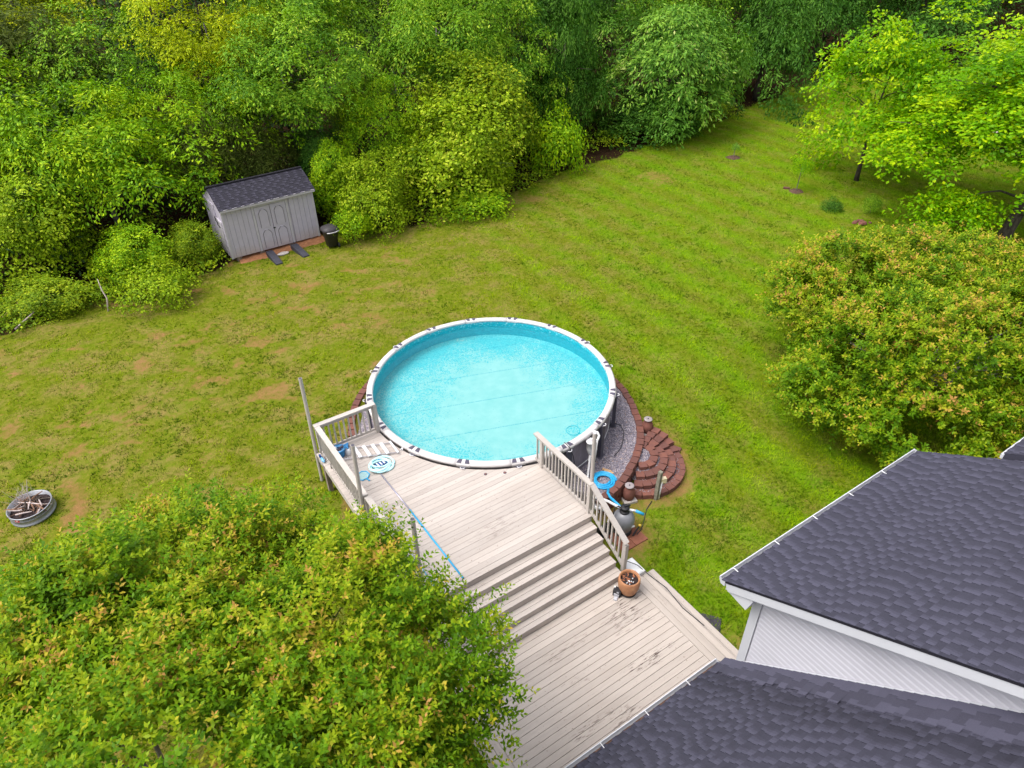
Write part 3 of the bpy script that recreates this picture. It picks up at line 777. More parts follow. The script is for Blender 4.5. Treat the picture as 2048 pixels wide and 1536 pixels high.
def sprig_mesh(name, mat, lobes, nspr, nl, leaf, slen, lowcut=-0.2, clump=0.45, per=16, inner=0.80, redf=0.06):
    """crown of upright sprigs with alternate small leaves, reddish at the growing tips; the outline is a union of lobes (centre, radii)"""
    Cn = np.array([l[0] for l in lobes], float); Rd = np.array([l[1] for l in lobes], float)
    area = (Rd[:, 0] * Rd[:, 1] + Rd[:, 0] * Rd[:, 2] + Rd[:, 1] * Rd[:, 2]); area /= area.sum()
    nc0 = nspr // per * 3
    li = rng.choice(len(lobes), nc0, p=area)
    dc = unitv(nc0); k = dc[:, 2] > lowcut; dc, li = dc[k], li[k]
    w = unitv(9); ph = rng.uniform(0, 6.28, 9)
    lump = 1 + 0.16 * np.sin(5.0 * (dc @ w.T) + ph + li[:, None]).sum(1) / 2.6
    rc = lump * (inner + (1 - inner) * rng.random(len(dc)) ** 0.5)
    Bc = Cn[li] + dc * rc[:, None] * Rd[li]
    ins = np.zeros(len(Bc), bool)
    for q in range(len(lobes)):
        dd = np.linalg.norm((Bc - Cn[q]) / Rd[q], axis=1); ins |= (dd < 0.72) & (li != q)
    Bc, dc = Bc[~ins][:nspr // per], dc[~ins][:nspr // per]
    nc = len(Bc); n = nc * per
    jit = unitv(n) * (rng.random(n) ** 0.5)[:, None] * clump * np.repeat(rng.uniform(0.7, 1.25, nc), per)[:, None]
    B = np.repeat(Bc, per, 0) + jit * np.array([1, 1, 0.65])
    d = norm(np.repeat(dc, per, 0) + jit * 0.9)
    ax = norm(d * 0.75 + np.array([0, 0, 0.55]) + rng.normal(0, 0.38, d.shape))
    ln = slen * rng.uniform(0.6, 1.35, n)
    t = (np.arange(nl) + 0.6) / nl
    s1 = norm(np.cross(ax, unitv(n))); s2 = np.cross(ax, s1)
    phi = np.arange(nl) * 2.4 + rng.uniform(0, 6.28, (n, 1))
    side = np.cos(phi)[..., None] * s1[:, None] + np.sin(phi)[..., None] * s2[:, None]
    bend = (t ** 2)[None, :, None] * np.array([0, 0, -0.25]) * ln[:, None, None]
    P = B[:, None] + ax[:, None] * (t[None] * ln[:, None])[..., None] + bend
    D = norm(side + ax[:, None] * (0.35 + 0.9 * t ** 3)[None, :, None] + rng.normal(0, 0.2, side.shape))
    Nn = norm(np.array([0, 0, 1.0]) + ax[:, None] * 0.5 + rng.normal(0, 0.35, side.shape))
    L = leaf[0] * rng.uniform(0.75, 1.2, (n, nl)) * (1 - 0.35 * t ** 4)[None]
    Wd = L * leaf[1]
    red = rng.random((n, 1)) < redf * (0.4 + 1.2 * np.clip(B[:, 2:3] / 2.0 + 0.3, 0, 1))
    base = np.repeat(rng.normal(0.42, 0.12, (nc, 1)), per, 0) + rng.normal(0, 0.07, (n, 1))
    tone = base + 0.16 * t[None] + rng.normal(0, 0.07, (n, nl))
    tone = np.where(red & (t[None] > 0.55), tone + 0.30 * t[None], tone)
    tone = np.clip(tone, 0, 1)
    V = leaves(P.reshape(-1, 3), D.reshape(-1, 3), Nn.reshape(-1, 3), L.ravel(), Wd.ravel())
    return np_mesh(name, V, 4, mat, tone.ravel())

def limbs(bm, base, top, r0, R, nl, wob=0.25, bare=0.9):
    """tapered trunk with limbs reaching into the crown"""
    b = Vector(base); t = Vector(top)
    pts = []; rad = []
    for i in range(7):
        f = i / 6
        p = b.lerp(t, f) + Vector((random.gauss(0, wob), random.gauss(0, wob), 0)) * (0.25 if 0 < i < 6 else 0)
        pts.append(p); rad.append(r0 * (1.25 if i == 0 else 1) * (1 - 0.8 * f))
    bm.tube(pts, rad, 8)
    for i in range(nl):
        f = random.uniform(0.35, 0.95)
        k = min(5, int(f * 6)); p = pts[k].lerp(pts[k + 1], f * 6 - k)
        az = i * 2.4 + random.uniform(-0.5, 0.5)
        rr = random.uniform(0.55, bare)
        e = Vector((top[0] + math.cos(az) * R[0] * rr, top[1] + math.sin(az) * R[1] * rr, p.z + random.uniform(0.15, 0.5) * R[2] * (1.2 - f)))
        mid = p.lerp(e, 0.5) + Vector((0, 0, random.uniform(0.05, 0.25) * R[2] * 0.4))
        r1 = r0 * (1 - 0.75 * f) * 0.55
        bm.tube([p, p.lerp(mid, 0.5) + Vector((random.gauss(0, .1), random.gauss(0, .1), 0)), mid, e], [r1, r1 * 0.75, r1 * 0.5, r1 * 0.15], 6)

CROWN = {}
def crown(kind):
    if kind not in CROWN:
        spec = {
            'broad_a': lambda: crown_mesh('crown', 'leaf_mid', (3.4, 3.4, 3.2), 190, 135, (0.175, 0.40), 0.36, 0.62, 0.55, (0.55, 1.0), 0.35),
            'broad_b': lambda: crown_mesh('crown', 'leaf_mid', (3.6, 3.2, 3.0), 185, 135, (0.18, 0.42), 0.38, 0.66, 0.5, (0.55, 1.0), 0.35),
            'long': lambda: crown_mesh('crown', 'leaf_pale', (4.2, 4.0, 4.0), 260, 125, (0.245, 0.30), 0.32, 0.5, 0.75, (0.55, 1.0), 0.45, tipfrac=0.05),
            'droop': lambda: crown_mesh('crown', 'leaf_mid', (3.6, 3.4, 3.4), 185, 140, (0.205, 0.32), 0.38, 0.5, 0.95, (0.55, 1.0), 0.35, tipfrac=0.07),
            'small': lambda: crown_mesh('crown', 'leaf_shrub', (2.0, 2.0, 1.8), 290, 60, (0.115, 0.58), 0.30, 0.35, 0.25, (0.28, 0.55), 0.5, -0.75),
            'tiny': lambda: crown_mesh('crown', 'leaf_shrub', (1.0, 1.0, 0.8), 110, 42, (0.105, 0.55), 0.30, 0.35, 0.25, (0.2, 0.38), 0.4, -0.6),
            'cedar': lambda: crown_mesh('crown', 'leaf_olive', (2.2, 2.2, 3.6), 300, 66, (0.21, 0.18), 0.26, 0.25, 0.35, (0.35, 0.65), 0.5, -0.9),
            'maple': lambda: crown_mesh('crown', 'leaf_lime', (3.4, 3.4, 3.4), 220, 74, (0.21, 0.60), 0.30, 0.80, 0.25, (0.5, 1.0), 0.25, -0.9),
            'spread': lambda: crown_mesh('crown', 'leaf_lime', (4.8, 4.6, 4.0), 300, 80, (0.215, 0.60), 0.34, 0.78, 0.25, (0.6, 1.15), 0.25, -0.9),
        }[kind]
        global rng
        rng = np.random.default_rng(sum(map(ord, kind)) * 7)
        CROWN[kind] = spec()
    return CROWN[kind]

def tree(name, label, cat, kind, mat, xy, zc, R, group, trunk_r=0.12, nl=5, bark='bark_grey', nominal=None, rz=0.0, lean=(0, 0), bare=0.85):
    x, y = xy; z0 = g(x, y)
    t = thing(name, label, cat, (x, y, z0 - 0.03), 0, group)
    me = crown(kind)
    nom = {'broad_a': (3.4, 3.4, 3.2), 'broad_b': (3.6, 3.2, 3.0), 'long': (4.2, 4.0, 4.0), 'droop': (3.6, 3.4, 3.4), 'small': (2, 2, 1.8), 'tiny': (1, 1, 0.8), 'cedar': (2.2, 2.2, 3.6), 'maple': (3.4, 3.4, 3.4), 'spread': (4.8, 4.6, 4.0)}[kind]
    c = put('crown', me, t, (lean[0], lean[1], zc), tuple(R[i] / nom[i] for i in range(3)), (0, 0, rz))
    if me.materials[0] != MATS[mat]:
        c.material_slots[0].link = 'OBJECT'; c.material_slots[0].material = MATS[mat]
    tr = MB(); limbs(tr, (0, 0, 0), (lean[0], lean[1], zc + R[2] * 0.35), trunk_r, R, nl, bare=bare)
    tr.build('trunk', bark, t, True)
    return t
GW = 'trees of the wood behind the lawn'
GS = 'shrubs along the edge of the wood'
TREES = []
def T(*a, **k): TREES.append((a, k))
# --- edge shrubs, left to right
T('shrub', 'low yellow shrub standing alone on the lawn edge left of the shed', 'shrub', 'tiny', 'leaf_shrub', (-13.0, 7.4), 0.75, (1.2, 1.1, 0.8), GS, 0.03, 4)
T('shrub', 'low tangled green brush with fallen branches at the far left lawn edge', 'shrub', 'small', 'leaf_brush', (-16.9, 6.6), 0.55, (1.9, 1.3, 0.8), GS, 0.03, 4)
T('shrub', 'yellow small leaved shrub at the left edge above the brush', 'shrub', 'small', 'leaf_shrub', (-18.3, 9.2), 2.3, (2.4, 2.0, 2.0), GS, 0.05, 5)
T('shrub', 'green shrub growing against the left wall of the shed', 'shrub', 'small', 'leaf_brush', (-12.6, 10.4), 0.9, (1.25, 1.15, 1.0), GS, 0.04, 4)
T('shrub', 'dark green shrub between the lone yellow shrub and the shed', 'shrub', 'small', 'leaf_bright', (-14.6, 9.4), 1.0, (1.7, 1.4, 1.2), GS, 0.04, 4)
T('shrub', 'yellow green shrub behind the wheeled bin, right of the shed', 'shrub', 'small', 'leaf_shrub', (-5.5, 14.0), 1.7, (1.9, 1.7, 1.7), GS, 0.05, 5, rz=1.0)
T('shrub', 'leafy green shrub touching the right end of the shed roof', 'shrub', 'small', 'leaf_bright', (-7.2, 15.0), 2.2, (1.4, 1.4, 1.5), GS, 0.05, 4, rz=2.2)
T('shrub', 'large olive yellow shrub bulging over the lawn behind the pool', 'shrub', 'small', 'leaf_shrub', (-1.6, 17.0), 2.4, (3.4, 2.6, 2.6), GS, 0.06, 6, rz=0.4)
T('shrub', 'tall olive shrub behind the large yellow one', 'shrub', 'small', 'leaf_brush', (-1.2, 19.6), 3.9, (3.2, 2.6, 2.5), GS, 0.07, 6, rz=3.4)
T('shrub', 'low green shrub at the lawn edge under the large yellow shrub', 'shrub', 'tiny', 'leaf_bright', (-1.0, 15.5), 0.6, (1.4, 1.0, 0.8), GS, 0.03, 4)
T('shrub', 'bright green vine covered shrub at the foot of the dark tree', 'shrub', 'tiny', 'leaf_bright', (3.2, 21.2), 1.6, (1.3, 1.2, 1.8), GS, 0.03, 4)
T('shrub', 'dark leafy shrub under the pale long leaved tree', 'shrub', 'small', 'leaf_dark', (9.6, 26.2), 1.5, (3.3, 2.0, 1.7), GS, 0.05, 5)
# --- first row of trees
T('broadleaf_tree', 'bright green layered tree leaning over the lawn left of the shed', 'tree', 'broad_a', 'leaf_bright', (-16.2, 12.0), 4.0, (3.9, 3.4, 3.2), GW, 0.16, 6, rz=0.6)
T('broadleaf_tree', 'mid green tree hanging over the shed roof from behind', 'tree', 'broad_b', 'leaf_mid', (-9.6, 17.4), 5.3, (3.5, 3.0, 2.5), GW, 0.15, 6, rz=2.0)
T('broadleaf_tree', 'drooping mid green tree behind the large yellow shrub', 'tree', 'droop', 'leaf_mid', (-2.9, 22.4), 6.0, (3.8, 3.4, 2.8), GW, 0.17, 7, 'bark_pale', rz=4.0, bare=1.0)
T('broadleaf_tree', 'dark vine covered tree with bare hanging twigs between the two big trees', 'tree', 'droop', 'leaf_dark', (3.8, 25.0), 4.2, (2.6, 2.4, 4.2), GW, 0.22, 6, 'bark_dark', rz=1.1)
T('oak_tree', 'large pale green long leaved tree, the fullest crown at the wood edge', 'tree', 'long', 'leaf_pale', (10.2, 27.4), 4.4, (5.0, 4.0, 4.0), GW, 0.25, 7, 'bark_dark', rz=0.3)
T('broadleaf_tree', 'dark green drooping tree right of the large pale tree', 'tree', 'droop', 'leaf_dark', (18.0, 34.6), 4.0, (4.2, 3.6, 4.4), GW, 0.22, 6, 'bark_dark', rz=5.2)
T('cedar_tree', 'dark olive cedar behind the left end of the shed', 'tree', 'cedar', 'leaf_olive', (-12.8, 14.8), 2.9, (1.6, 1.5, 2.9), GW, 0.12, 4, 'bark_dark', rz=0.5)
T('cedar_tree', 'dull green cedar behind the right end of the shed', 'tree', 'cedar', 'leaf_dark', (-8.3, 16.4), 2.2, (1.5, 1.3, 2.3), GW, 0.12, 4, 'bark_dark', rz=2.5)
T('broadleaf_tree', 'yellow crowned tree, the brightest one in the upper left', 'tree', 'broad_b', 'leaf_yellow', (-13.4, 19.6), 6.9, (3.3, 2.8, 2.6), GW, 0.17, 6, rz=1.4)
T('broadleaf_tree', 'yellow green tree below the yellow crowned one', 'tree', 'broad_a', 'leaf_bright', (-12.9, 16.8), 4.6, (2.7, 2.3, 2.4), GW, 0.14, 5, rz=3.0)
T('broadleaf_tree', 'mid green tree at the far left edge', 'tree', 'broad_b', 'leaf_bright', (-21.6, 13.6), 4.2, (3.4, 3.2, 2.8), GW, 0.15, 6, rz=5.0)
T('cedar_tree', 'dark cedar in the upper left corner below the yellow leaves', 'tree', 'cedar', 'leaf_olive', (-22.6, 19.6), 5.0, (3.6, 3.0, 4.4), GW, 0.2, 4, 'bark_dark', rz=0.2)
T('broadleaf_tree', 'yellow tree in the top left corner', 'tree', 'broad_a', 'leaf_yellow', (-26.5, 27.0), 8.4, (5.0, 4.0, 2.6), GW, 0.2, 6, rz=2.6)
T('broadleaf_tree', 'mid green tree filling the top left between the two yellow ones and the shed', 'tree', 'droop', 'leaf_mid', (-9.6, 22.6), 8.2, (4.0, 3.4, 3.0), GW, 0.18, 6, 'bark_pale', rz=2.2, bare=1.0)
T('broadleaf_tree', 'pale green feathery tree at the top centre', 'tree', 'droop', 'leaf_mid', (-2.2, 28.0), 8.4, (4.6, 4.0, 3.2), GW, 0.2, 7, 'bark_pale', rz=5.6, bare=1.0)
T('broadleaf_tree', 'dark tree rising behind the vine covered one', 'tree', 'broad_b', 'leaf_dark', (4.6, 31.0), 7.0, (3.4, 3.2, 4.2), GW, 0.2, 6, 'bark_dark', rz=1.9)
T('broadleaf_tree', 'deep green tree behind the large pale tree', 'tree', 'broad_a', 'leaf_mid', (13.0, 36.0), 7.4, (4.6, 4.0, 3.6), GW, 0.2, 6, 'bark_dark', rz=0.9)
T('broadleaf_tree', 'dark tree in shade behind the lime green lawn tree', 'tree', 'broad_b', 'leaf_dark', (25.4, 44.6), 5.4, (5.4, 4.4, 5.0), GW, 0.22, 6, 'bark_dark', rz=3.7)
T('broadleaf_tree', 'dark tree closing the far right corner of the lawn', 'tree', 'broad_a', 'leaf_dark', (34.0, 46.0), 5.6, (5.6, 4.6, 5.2), GW, 0.22, 6, 'bark_dark', rz=4.4)
T('cedar_tree', 'dark cedar right behind the middle of the shed', 'tree', 'cedar', 'leaf_olive', (-10.6, 15.4), 2.6, (1.7, 1.4, 2.4), GW, 0.12, 4, 'bark_dark', rz=4.1)
T('broadleaf_tree', 'bright green tree between the shed and the big olive shrubs', 'tree', 'broad_a', 'leaf_bright', (-6.2, 18.8), 3.6, (2.2, 2.0, 2.4), GW, 0.12, 5, rz=5.5)
T('broadleaf_tree', 'deep green tree filling the gap behind the olive shrubs', 'tree', 'broad_b', 'leaf_mid', (0.6, 24.2), 3.6, (3.2, 2.6, 3.0), GW, 0.14, 5, 'bark_dark', rz=0.4)
T('broadleaf_tree', 'green tree low in the shade left of the yellow crowned one', 'tree', 'broad_b', 'leaf_mid', (-18.6, 17.4), 4.6, (3.2, 2.8, 2.8), GW, 0.14, 5, rz=3.6)
T('broadleaf_tree', 'light green tree at the top edge, left of the feathery one', 'tree', 'broad_a', 'leaf_mid', (-6.4, 31.0), 8.0, (4.2, 3.6, 3.4), GW, 0.16, 5, rz=1.7)
# --- trees standing on the lawn at the right
T('maple_tree', 'lime green tree with tiered branches standing on the far right lawn', 'tree', 'maple', 'leaf_lime', (18.7, 18.9), 4.6, (3.0, 3.0, 4.0), None, 0.11, 12, 'bark_dark', rz=0.0, lean=(0.2, 0.0), bare=1.0)
for a, k in TREES: tree(*a, **k)

# the big leaning tree at the right edge
bt = thing('maple_tree', 'tall leaning tree with thick mossy trunk at the right edge', 'tree', (21.9, 11.3, g(21.9, 11.3) - 0.05))
tr = MB()
trunk_pts = [(0, 0, 0), (0.15, 0.1, 0.9), (0.55, 0.3, 2.2), (0.95, 0.55, 3.6), (1.25, 0.8, 5.2), (1.5, 1.0, 7.0)]
tr.tube(trunk_pts, [0.36, 0.27, 0.25, 0.23, 0.19, 0.14], 12)
tr.tube([(0.3, 0.15, 1.6), (1.0, 0.0, 2.4), (2.0, -0.1, 3.6), (3.2, 0.1, 5.4)], [0.2, 0.17, 0.14, 0.1], 10)
for (k, e, s) in ((3, (-3.8, 0.9, 4.3), 0.10), (3, (-5.0, 2.6, 4.9), 0.10), (2, (-2.8, -0.5, 2.7), 0.09), (4, (-3.2, 2.4, 6.6), 0.10), (4, (-0.4, 4.2, 6.9), 0.1), (5, (3.6, 3.6, 8.2), 0.1), (4, (1.0, -2.6, 6.4), 0.1), (3, (-1.2, -2.4, 4.6), 0.09)):
    p = Vector(trunk_pts[k]); e = Vector(e); m_ = p.lerp(e, 0.45) + Vector((0, 0, 0.35))
    tr.tube([p, p.lerp(m_, 0.5), m_, m_.lerp(e, 0.5) + Vector((0.1, -0.1, 0.12)), e], [s * .7, s * 0.6, s * 0.45, s * 0.3, s * 0.1], 7)
tr.build('trunk', 'bark_dark', bt, True)
put('crown', crown('spread'), bt, (0.9, 1.6, 6.4), (1.0, 0.95, 0.72), (0, 0, 0.8))
put('crown', crown('spread'), bt, (-0.4, 3.0, 5.2), (0.95, 0.9, 0.62), (0, 0, 2.9))
put('crown', crown('spread'), bt, (2.2, 0.4, 7.2), (1.1, 1.0, 0.6), (0, 0, 4.4))
rng = np.random.default_rng(303)
low = crown_mesh('lower_branch', 'leaf_lime', (1.5, 1.3, 0.95), 60, 52, (0.17, 0.6), 0.3, 0.75, 0.25, (0.4, 0.7), 0.2, -0.9)
put('lower_branch', low, bt, (-3.0, -0.7, 2.3))
put('lower_branch', low, bt, (-4.2, 1.6, 4.2), (1.2, 1.2, 0.9), (0, 0, 1.9))

# the two crape myrtles: one in the left foreground, one right of the house
def myrtle(label, xy, zc, R, mesh, stems, group):
    x, y = xy; z0 = g(x, y)
    t = thing('crape_myrtle', label, 'tree', (x, y, z0 - 0.03), 0, group)
    put('crown', mesh, t, (0, 0, zc))
    tr = MB()
    for i in range(stems):
        az = i * 6.283 / stems + 0.4
        e = Vector((math.cos(az) * R[0] * 0.5, math.sin(az) * R[1] * 0.5, zc + R[2] * 0.15))
        b = Vector((math.cos(az) * 0.2, math.sin(az) * 0.2, 0))
        m1 = b.lerp(e, 0.45) + Vector((random.gauss(0, .08), random.gauss(0, .08), 0.2))
        tr.tube([b, b.lerp(m1, 0.5), m1, m1.lerp(e, 0.6), e], [0.075, 0.065, 0.05, 0.035, 0.02], 8)
        for j in range(6):
            az2 = az + random.uniform(-1.0, 1.0); f = random.uniform(0.6, 0.92)
            q = Vector((math.cos(az2) * R[0] * f, math.sin(az2) * R[1] * f, zc + R[2] * random.uniform(-0.1, 0.65) * (1.1 - 0.6 * f)))
            m2 = m1.lerp(q, 0.5) + Vector((0, 0, 0.2))
            tr.tube([m1, m2, q], [0.028, 0.02, 0.006], 6)
    tr.build('trunk', 'bark_pale', t, True)
    return t
GM = 'crape myrtles beside the deck and the house'
NEAR_C = (-3.6, -12.0); NEAR_R = (3.6, 3.2, 2.4); NEAR_Z = 4.7
rng = np.random.default_rng(101)
NL = [((0, 0, -0.1), (2.9, 2.7, 2.3)), ((1.95, 0.6, 0.6), (1.6, 1.6, 1.6)), ((2.1, -1.3, 0.2), (1.5, 1.6, 1.7)), ((-0.3, 2.05, 0.35), (1.5, 1.3, 1.4)), ((-1.7, 1.45, 0.0), (1.5, 1.3, 1.2)), ((-2.3, -0.4, 0.1), (1.6, 1.6, 1.4)), ((0.4, -1.4, 1.3), (1.5, 1.4, 1.3)), ((-1.0, 0.6, 1.3), (1.4, 1.3, 1.1)), ((-3.1, 1.3, -0.5), (1.2, 1.1, 1.0)), ((1.25, 1.65, 0.0), (1.1, 1.1, 1.0))]
mm = sprig_mesh('crown', 'leaf_myrtle', NL, 21000, 13, (0.084, 0.47), 0.34, -0.25, 0.42)
myrtle('crape myrtle in the left foreground spreading over the deck boards', NEAR_C, NEAR_Z, NEAR_R, mm, 5, GM)
FAR_C = (12.6, 0.6); FAR_R = (3.4, 3.4, 2.1); FAR_Z = 2.4
rng = np.random.default_rng(202)
FL = [((-0.9, 1.9, 0.6), (2.1, 2.0, 1.5)), ((1.6, 1.9, 0.9), (2.6, 2.2, 1.6)), ((-2.3, 2.0, 0.3), (1.3, 1.4, 1.1)), ((0.6, -1.0, 0.1), (2.9, 2.4, 2.0)), ((-1.7, -0.9, -0.3), (1.9, 1.9, 1.6)), ((-0.6, -2.4, -0.6), (2.0, 1.6, 1.4)), ((2.2, -2.4, -0.2), (2.2, 1.8, 1.8)), ((0.3, 0.2, 1.2), (1.8, 1.5, 1.0))]
mf = sprig_mesh('crown', 'leaf_myrtle', FL, 13500, 11, (0.120, 0.50), 0.38, -0.75, 0.5, redf=0.30)
myrtle('round crape myrtle with reddish tips beyond the house roof', FAR_C, FAR_Z, FAR_R, mf, 6, GM)

# the depth of the wood, one mass that nobody could count
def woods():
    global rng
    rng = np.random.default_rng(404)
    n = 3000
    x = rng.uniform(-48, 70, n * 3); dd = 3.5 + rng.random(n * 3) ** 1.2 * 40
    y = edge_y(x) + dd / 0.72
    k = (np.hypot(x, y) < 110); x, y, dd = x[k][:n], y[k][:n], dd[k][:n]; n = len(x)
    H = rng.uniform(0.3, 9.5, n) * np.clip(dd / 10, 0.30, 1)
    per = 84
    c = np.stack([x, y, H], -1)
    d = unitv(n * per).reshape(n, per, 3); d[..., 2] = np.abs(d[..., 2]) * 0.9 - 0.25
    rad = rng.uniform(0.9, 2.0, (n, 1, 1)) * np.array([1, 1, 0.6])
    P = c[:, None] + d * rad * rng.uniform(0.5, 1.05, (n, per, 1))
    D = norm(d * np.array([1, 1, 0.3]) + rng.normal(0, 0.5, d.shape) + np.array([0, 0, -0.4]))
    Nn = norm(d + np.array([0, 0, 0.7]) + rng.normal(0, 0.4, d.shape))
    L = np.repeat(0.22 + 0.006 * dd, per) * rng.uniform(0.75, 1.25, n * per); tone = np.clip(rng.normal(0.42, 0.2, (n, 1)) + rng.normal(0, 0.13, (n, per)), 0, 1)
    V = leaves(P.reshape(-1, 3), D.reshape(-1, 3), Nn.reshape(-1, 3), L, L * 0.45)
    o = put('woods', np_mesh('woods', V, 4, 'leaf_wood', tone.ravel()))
    tag(o, 'deep shaded wood filling the background behind the first trees', 'wood', kind='stuff')
    tb = MB()
    for i in range(70):
        xx = random.uniform(-45, 60); yy = float(edge_y(xx)) + random.uniform(8, 34); r = random.uniform(0.05, 0.13); h = random.uniform(6, 10)
        lx = random.gauss(0, 0.5); ly = random.gauss(0, 0.5)
        tb.tube([(xx, yy, 0), (xx + lx * .4, yy + ly * .4, h * 0.5), (xx + lx, yy + ly, h)], [r, r * 0.75, r * 0.3], 6, False)
    o2 = tb.build('wood_trunks', 'bark_dark', None, True)
    tag(o2, 'dark thin trunks standing in the deep wood', 'trunks', kind='stuff')
    # low growth hiding the foot of the wood
    n = 900
    x = rng.uniform(-24, 16, n); dd = 0.25 + rng.random(n) ** 1.5 * 4.5
    y = edge_y(x) + dd / 0.72
    sx, sy = x + 11.10, y - 10.46
    lx_, ly_ = sx * math.cos(R_(34.7)) + sy * math.sin(R_(34.7)), -sx * math.sin(R_(34.7)) + sy * math.cos(R_(34.7))
    k = ~((lx_ > -0.5) & (lx_ < 4.6) & (ly_ > -2.2) & (ly_ < 2.8)) & ~((x > 3.4) & (x < 9) & (dd < 1.2))
    x, y, dd = x[k], y[k], dd[k]; n = len(x); per = 46
    H = rng.uniform(0.1, 0.45, n) + dd * rng.uniform(0.05, 0.28, n)
    c = np.stack([x, y, H], -1)
    d = unitv(n * per).reshape(n, per, 3); d[..., 2] = np.abs(d[..., 2]) - 0.25
    P = c[:, None] + d * rng.uniform(0.25, 0.6, (n, 1, 1)) * rng.uniform(0.4, 1.05, (n, per, 1)) * np.array([1, 1, 0.8])
    P[..., 2] = np.maximum(P[..., 2], 0.03)
    D = norm(d + rng.normal(0, 0.5, d.shape)); Nn = norm(np.array([0, 0, 1.0]) + d * 0.5 + rng.normal(0, 0.4, d.shape))
    L = rng.uniform(0.09, 0.17, n * per); tone = np.clip(rng.normal(0.45, 0.2, (n, 1)) + rng.normal(0, 0.15, (n, per)), 0, 1)
    V = leaves(P.reshape(-1, 3), D.reshape(-1, 3), Nn.reshape(-1, 3), L, L * 0.55)
    o = put('undergrowth', np_mesh('undergrowth', V, 4, 'leaf_brush', tone.ravel()))
    tag(o, 'low mixed weeds and vines along the foot of the wood', 'undergrowth', kind='stuff')
woods()

# ------------------------------------------------------------------ the house (local frame: x = a, y = -b, z)
HA, HB = -2.0, 10.85                              # corner of the gable wall
HG = -0.3
house = thing('house', 'white sided house with purple grey shingle roofs in the lower right corner', 'house', W(HA, HB, HG), TH)
def h_(a, b, z): return (a - HA, -(b - HB), z - HG)
SL, BE, ZE = 0.588, 10.46, 4.76                   # main roof: slope, eave line, eave height
SL2, BE2, ZE2 = 1.0, 10.60, 2.54                  # lower roof
A0, A1 = -2.32, 2.80
RIDGE_B = 16.2
def zroof(b): return ZE + SL * (b - BE)
def zroof2(b): return ZE2 + SL2 * (b - BE2)
mb = MB()
# core walls, a step behind the siding boards
poly = [h_(HA + 0.02, HB + 0.02, HG), h_(HA + 0.02, RIDGE_B, HG), h_(HA + 0.02, RIDGE_B, zroof(RIDGE_B) - 0.12), h_(HA + 0.02, HB + 0.02, zroof(HB) - 0.12)]
far = [(x + (A1 - 0.3 - HA), y, z) for x, y, z in poly]
mb.add(poly + far, [(0, 1, 2, 3), (7, 6, 5, 4), (0, 4, 5, 1), (3, 2, 6, 7), (0, 3, 7, 4), (1, 5, 6, 2)])
mb.build('wall', 'siding_white', house)
mb = MB()
q = [h_(-9.5, 10.98, HG), h_(HA - 0.01, 10.98, HG), h_(HA - 0.01, 10.98, zroof2(10.98) - 0.12), h_(-9.5, 10.98, zroof2(10.98) - 0.12)]
q2 = [(x, y - 5.0, z + (5.0 if i > 1 else 0)) for i, (x, y, z) in enumerate(q)]
mb.add(q + q2, [(0, 1, 2, 3), (7, 6, 5, 4), (0, 4, 5, 1), (3, 2, 6, 7), (0, 3, 7, 4), (1, 5, 6, 2)])
mb.build('lower_wall', 'siding_white', house)
# clapboards of the gable wall, one by one
LAP = 0.1016
k = 0
zz = 2.62
while zz < 9.4:
    z0, z1 = zz, zz + LAP
    def brange(z):
        lo = HB + 0.125
        if z > zroof(lo) - 0.30: lo = max(lo, BE + (z + 0.30 - ZE) / SL)
        hi = BE2 + (z - ZE2 - 0.03) / SL2
        return lo, hi
    l0, u0 = brange(z0); l1, u1 = brange(z1)
    u0 = min(u0, 16.0); u1 = min(u1, 16.0)
    if u1 > l1 + 0.03:
        u0 = max(u0, l0 + 0.01)
        so, sm, si = 0.026, 0.022, 0.004          # flat face with a sloping shoulder above it
        f = 0.62; zm = z0 + LAP * f; lm = l0 + (l1 - l0) * f; um = u0 + (u1 - u0) * f
        vs = [h_(HA - so, l0, z0), h_(HA - so, u0, z0), h_(HA - sm, um, zm), h_(HA - sm, lm, zm), h_(HA - si, u1, z1), h_(HA - si, l1, z1),
              h_(HA + 0.012, l0, z0), h_(HA + 0.012, u0, z0), h_(HA + 0.012, u1, z1), h_(HA + 0.012, l1, z1)]
        m = MB(); m.add(vs, [(3, 2, 1, 0), (5, 4, 2, 3), (6, 7, 8, 9), (0, 1, 7, 6), (4, 5, 9, 8), (0, 6, 9, 5, 3), (1, 2, 4, 8, 7)])
        m.build('siding_board', 'siding_white', house)
    zz += LAP
# corner board, wall flashing strip, fascia and eave box
m = MB(); m.box(h_(HA - 0.042, 0, 0)[0], h_(HA + 0.09, 0, 0)[0], -(0.115), 0.03, zroof2(HB) + 0.02 - HG, zroof(HB) - 0.22 - HG)
m.build('corner_board', 'white_trim', house)
m = MB(); m.sweep_box(h_(HA - 0.036, HB - 0.0, zroof2(HB) + 0.09), h_(HA - 0.036, 16.0, zroof2(16.0) + 0.09), 0.015, 0.10, (0, 1, 1))
m.build('base_trim', 'white_trim', house)
def rake(a_out, a_in, name):
    m = MB()
    m.sweep_box(h_(a_out, BE + 0.02, zroof(BE + 0.02) - 0.115), h_(a_out, RIDGE_B, zroof(RIDGE_B) - 0.115), 0.022, 0.19, (0, 0, 1))
    m.build(name, 'white_trim', house)
    m = MB()
    s = 1 if a_in > a_out else -1
    m.sweep_box(h_((a_out + a_in) / 2 + s * 0.012, BE + 0.4, zroof(BE + 0.4) - 0.225), h_((a_out + a_in) / 2 + s * 0.012, RIDGE_B, zroof(RIDGE_B) - 0.225), abs(a_in - a_out) - 0.03, 0.02, (0, 0, 1))
    m.build('rake_soffit', 'white_trim', house)
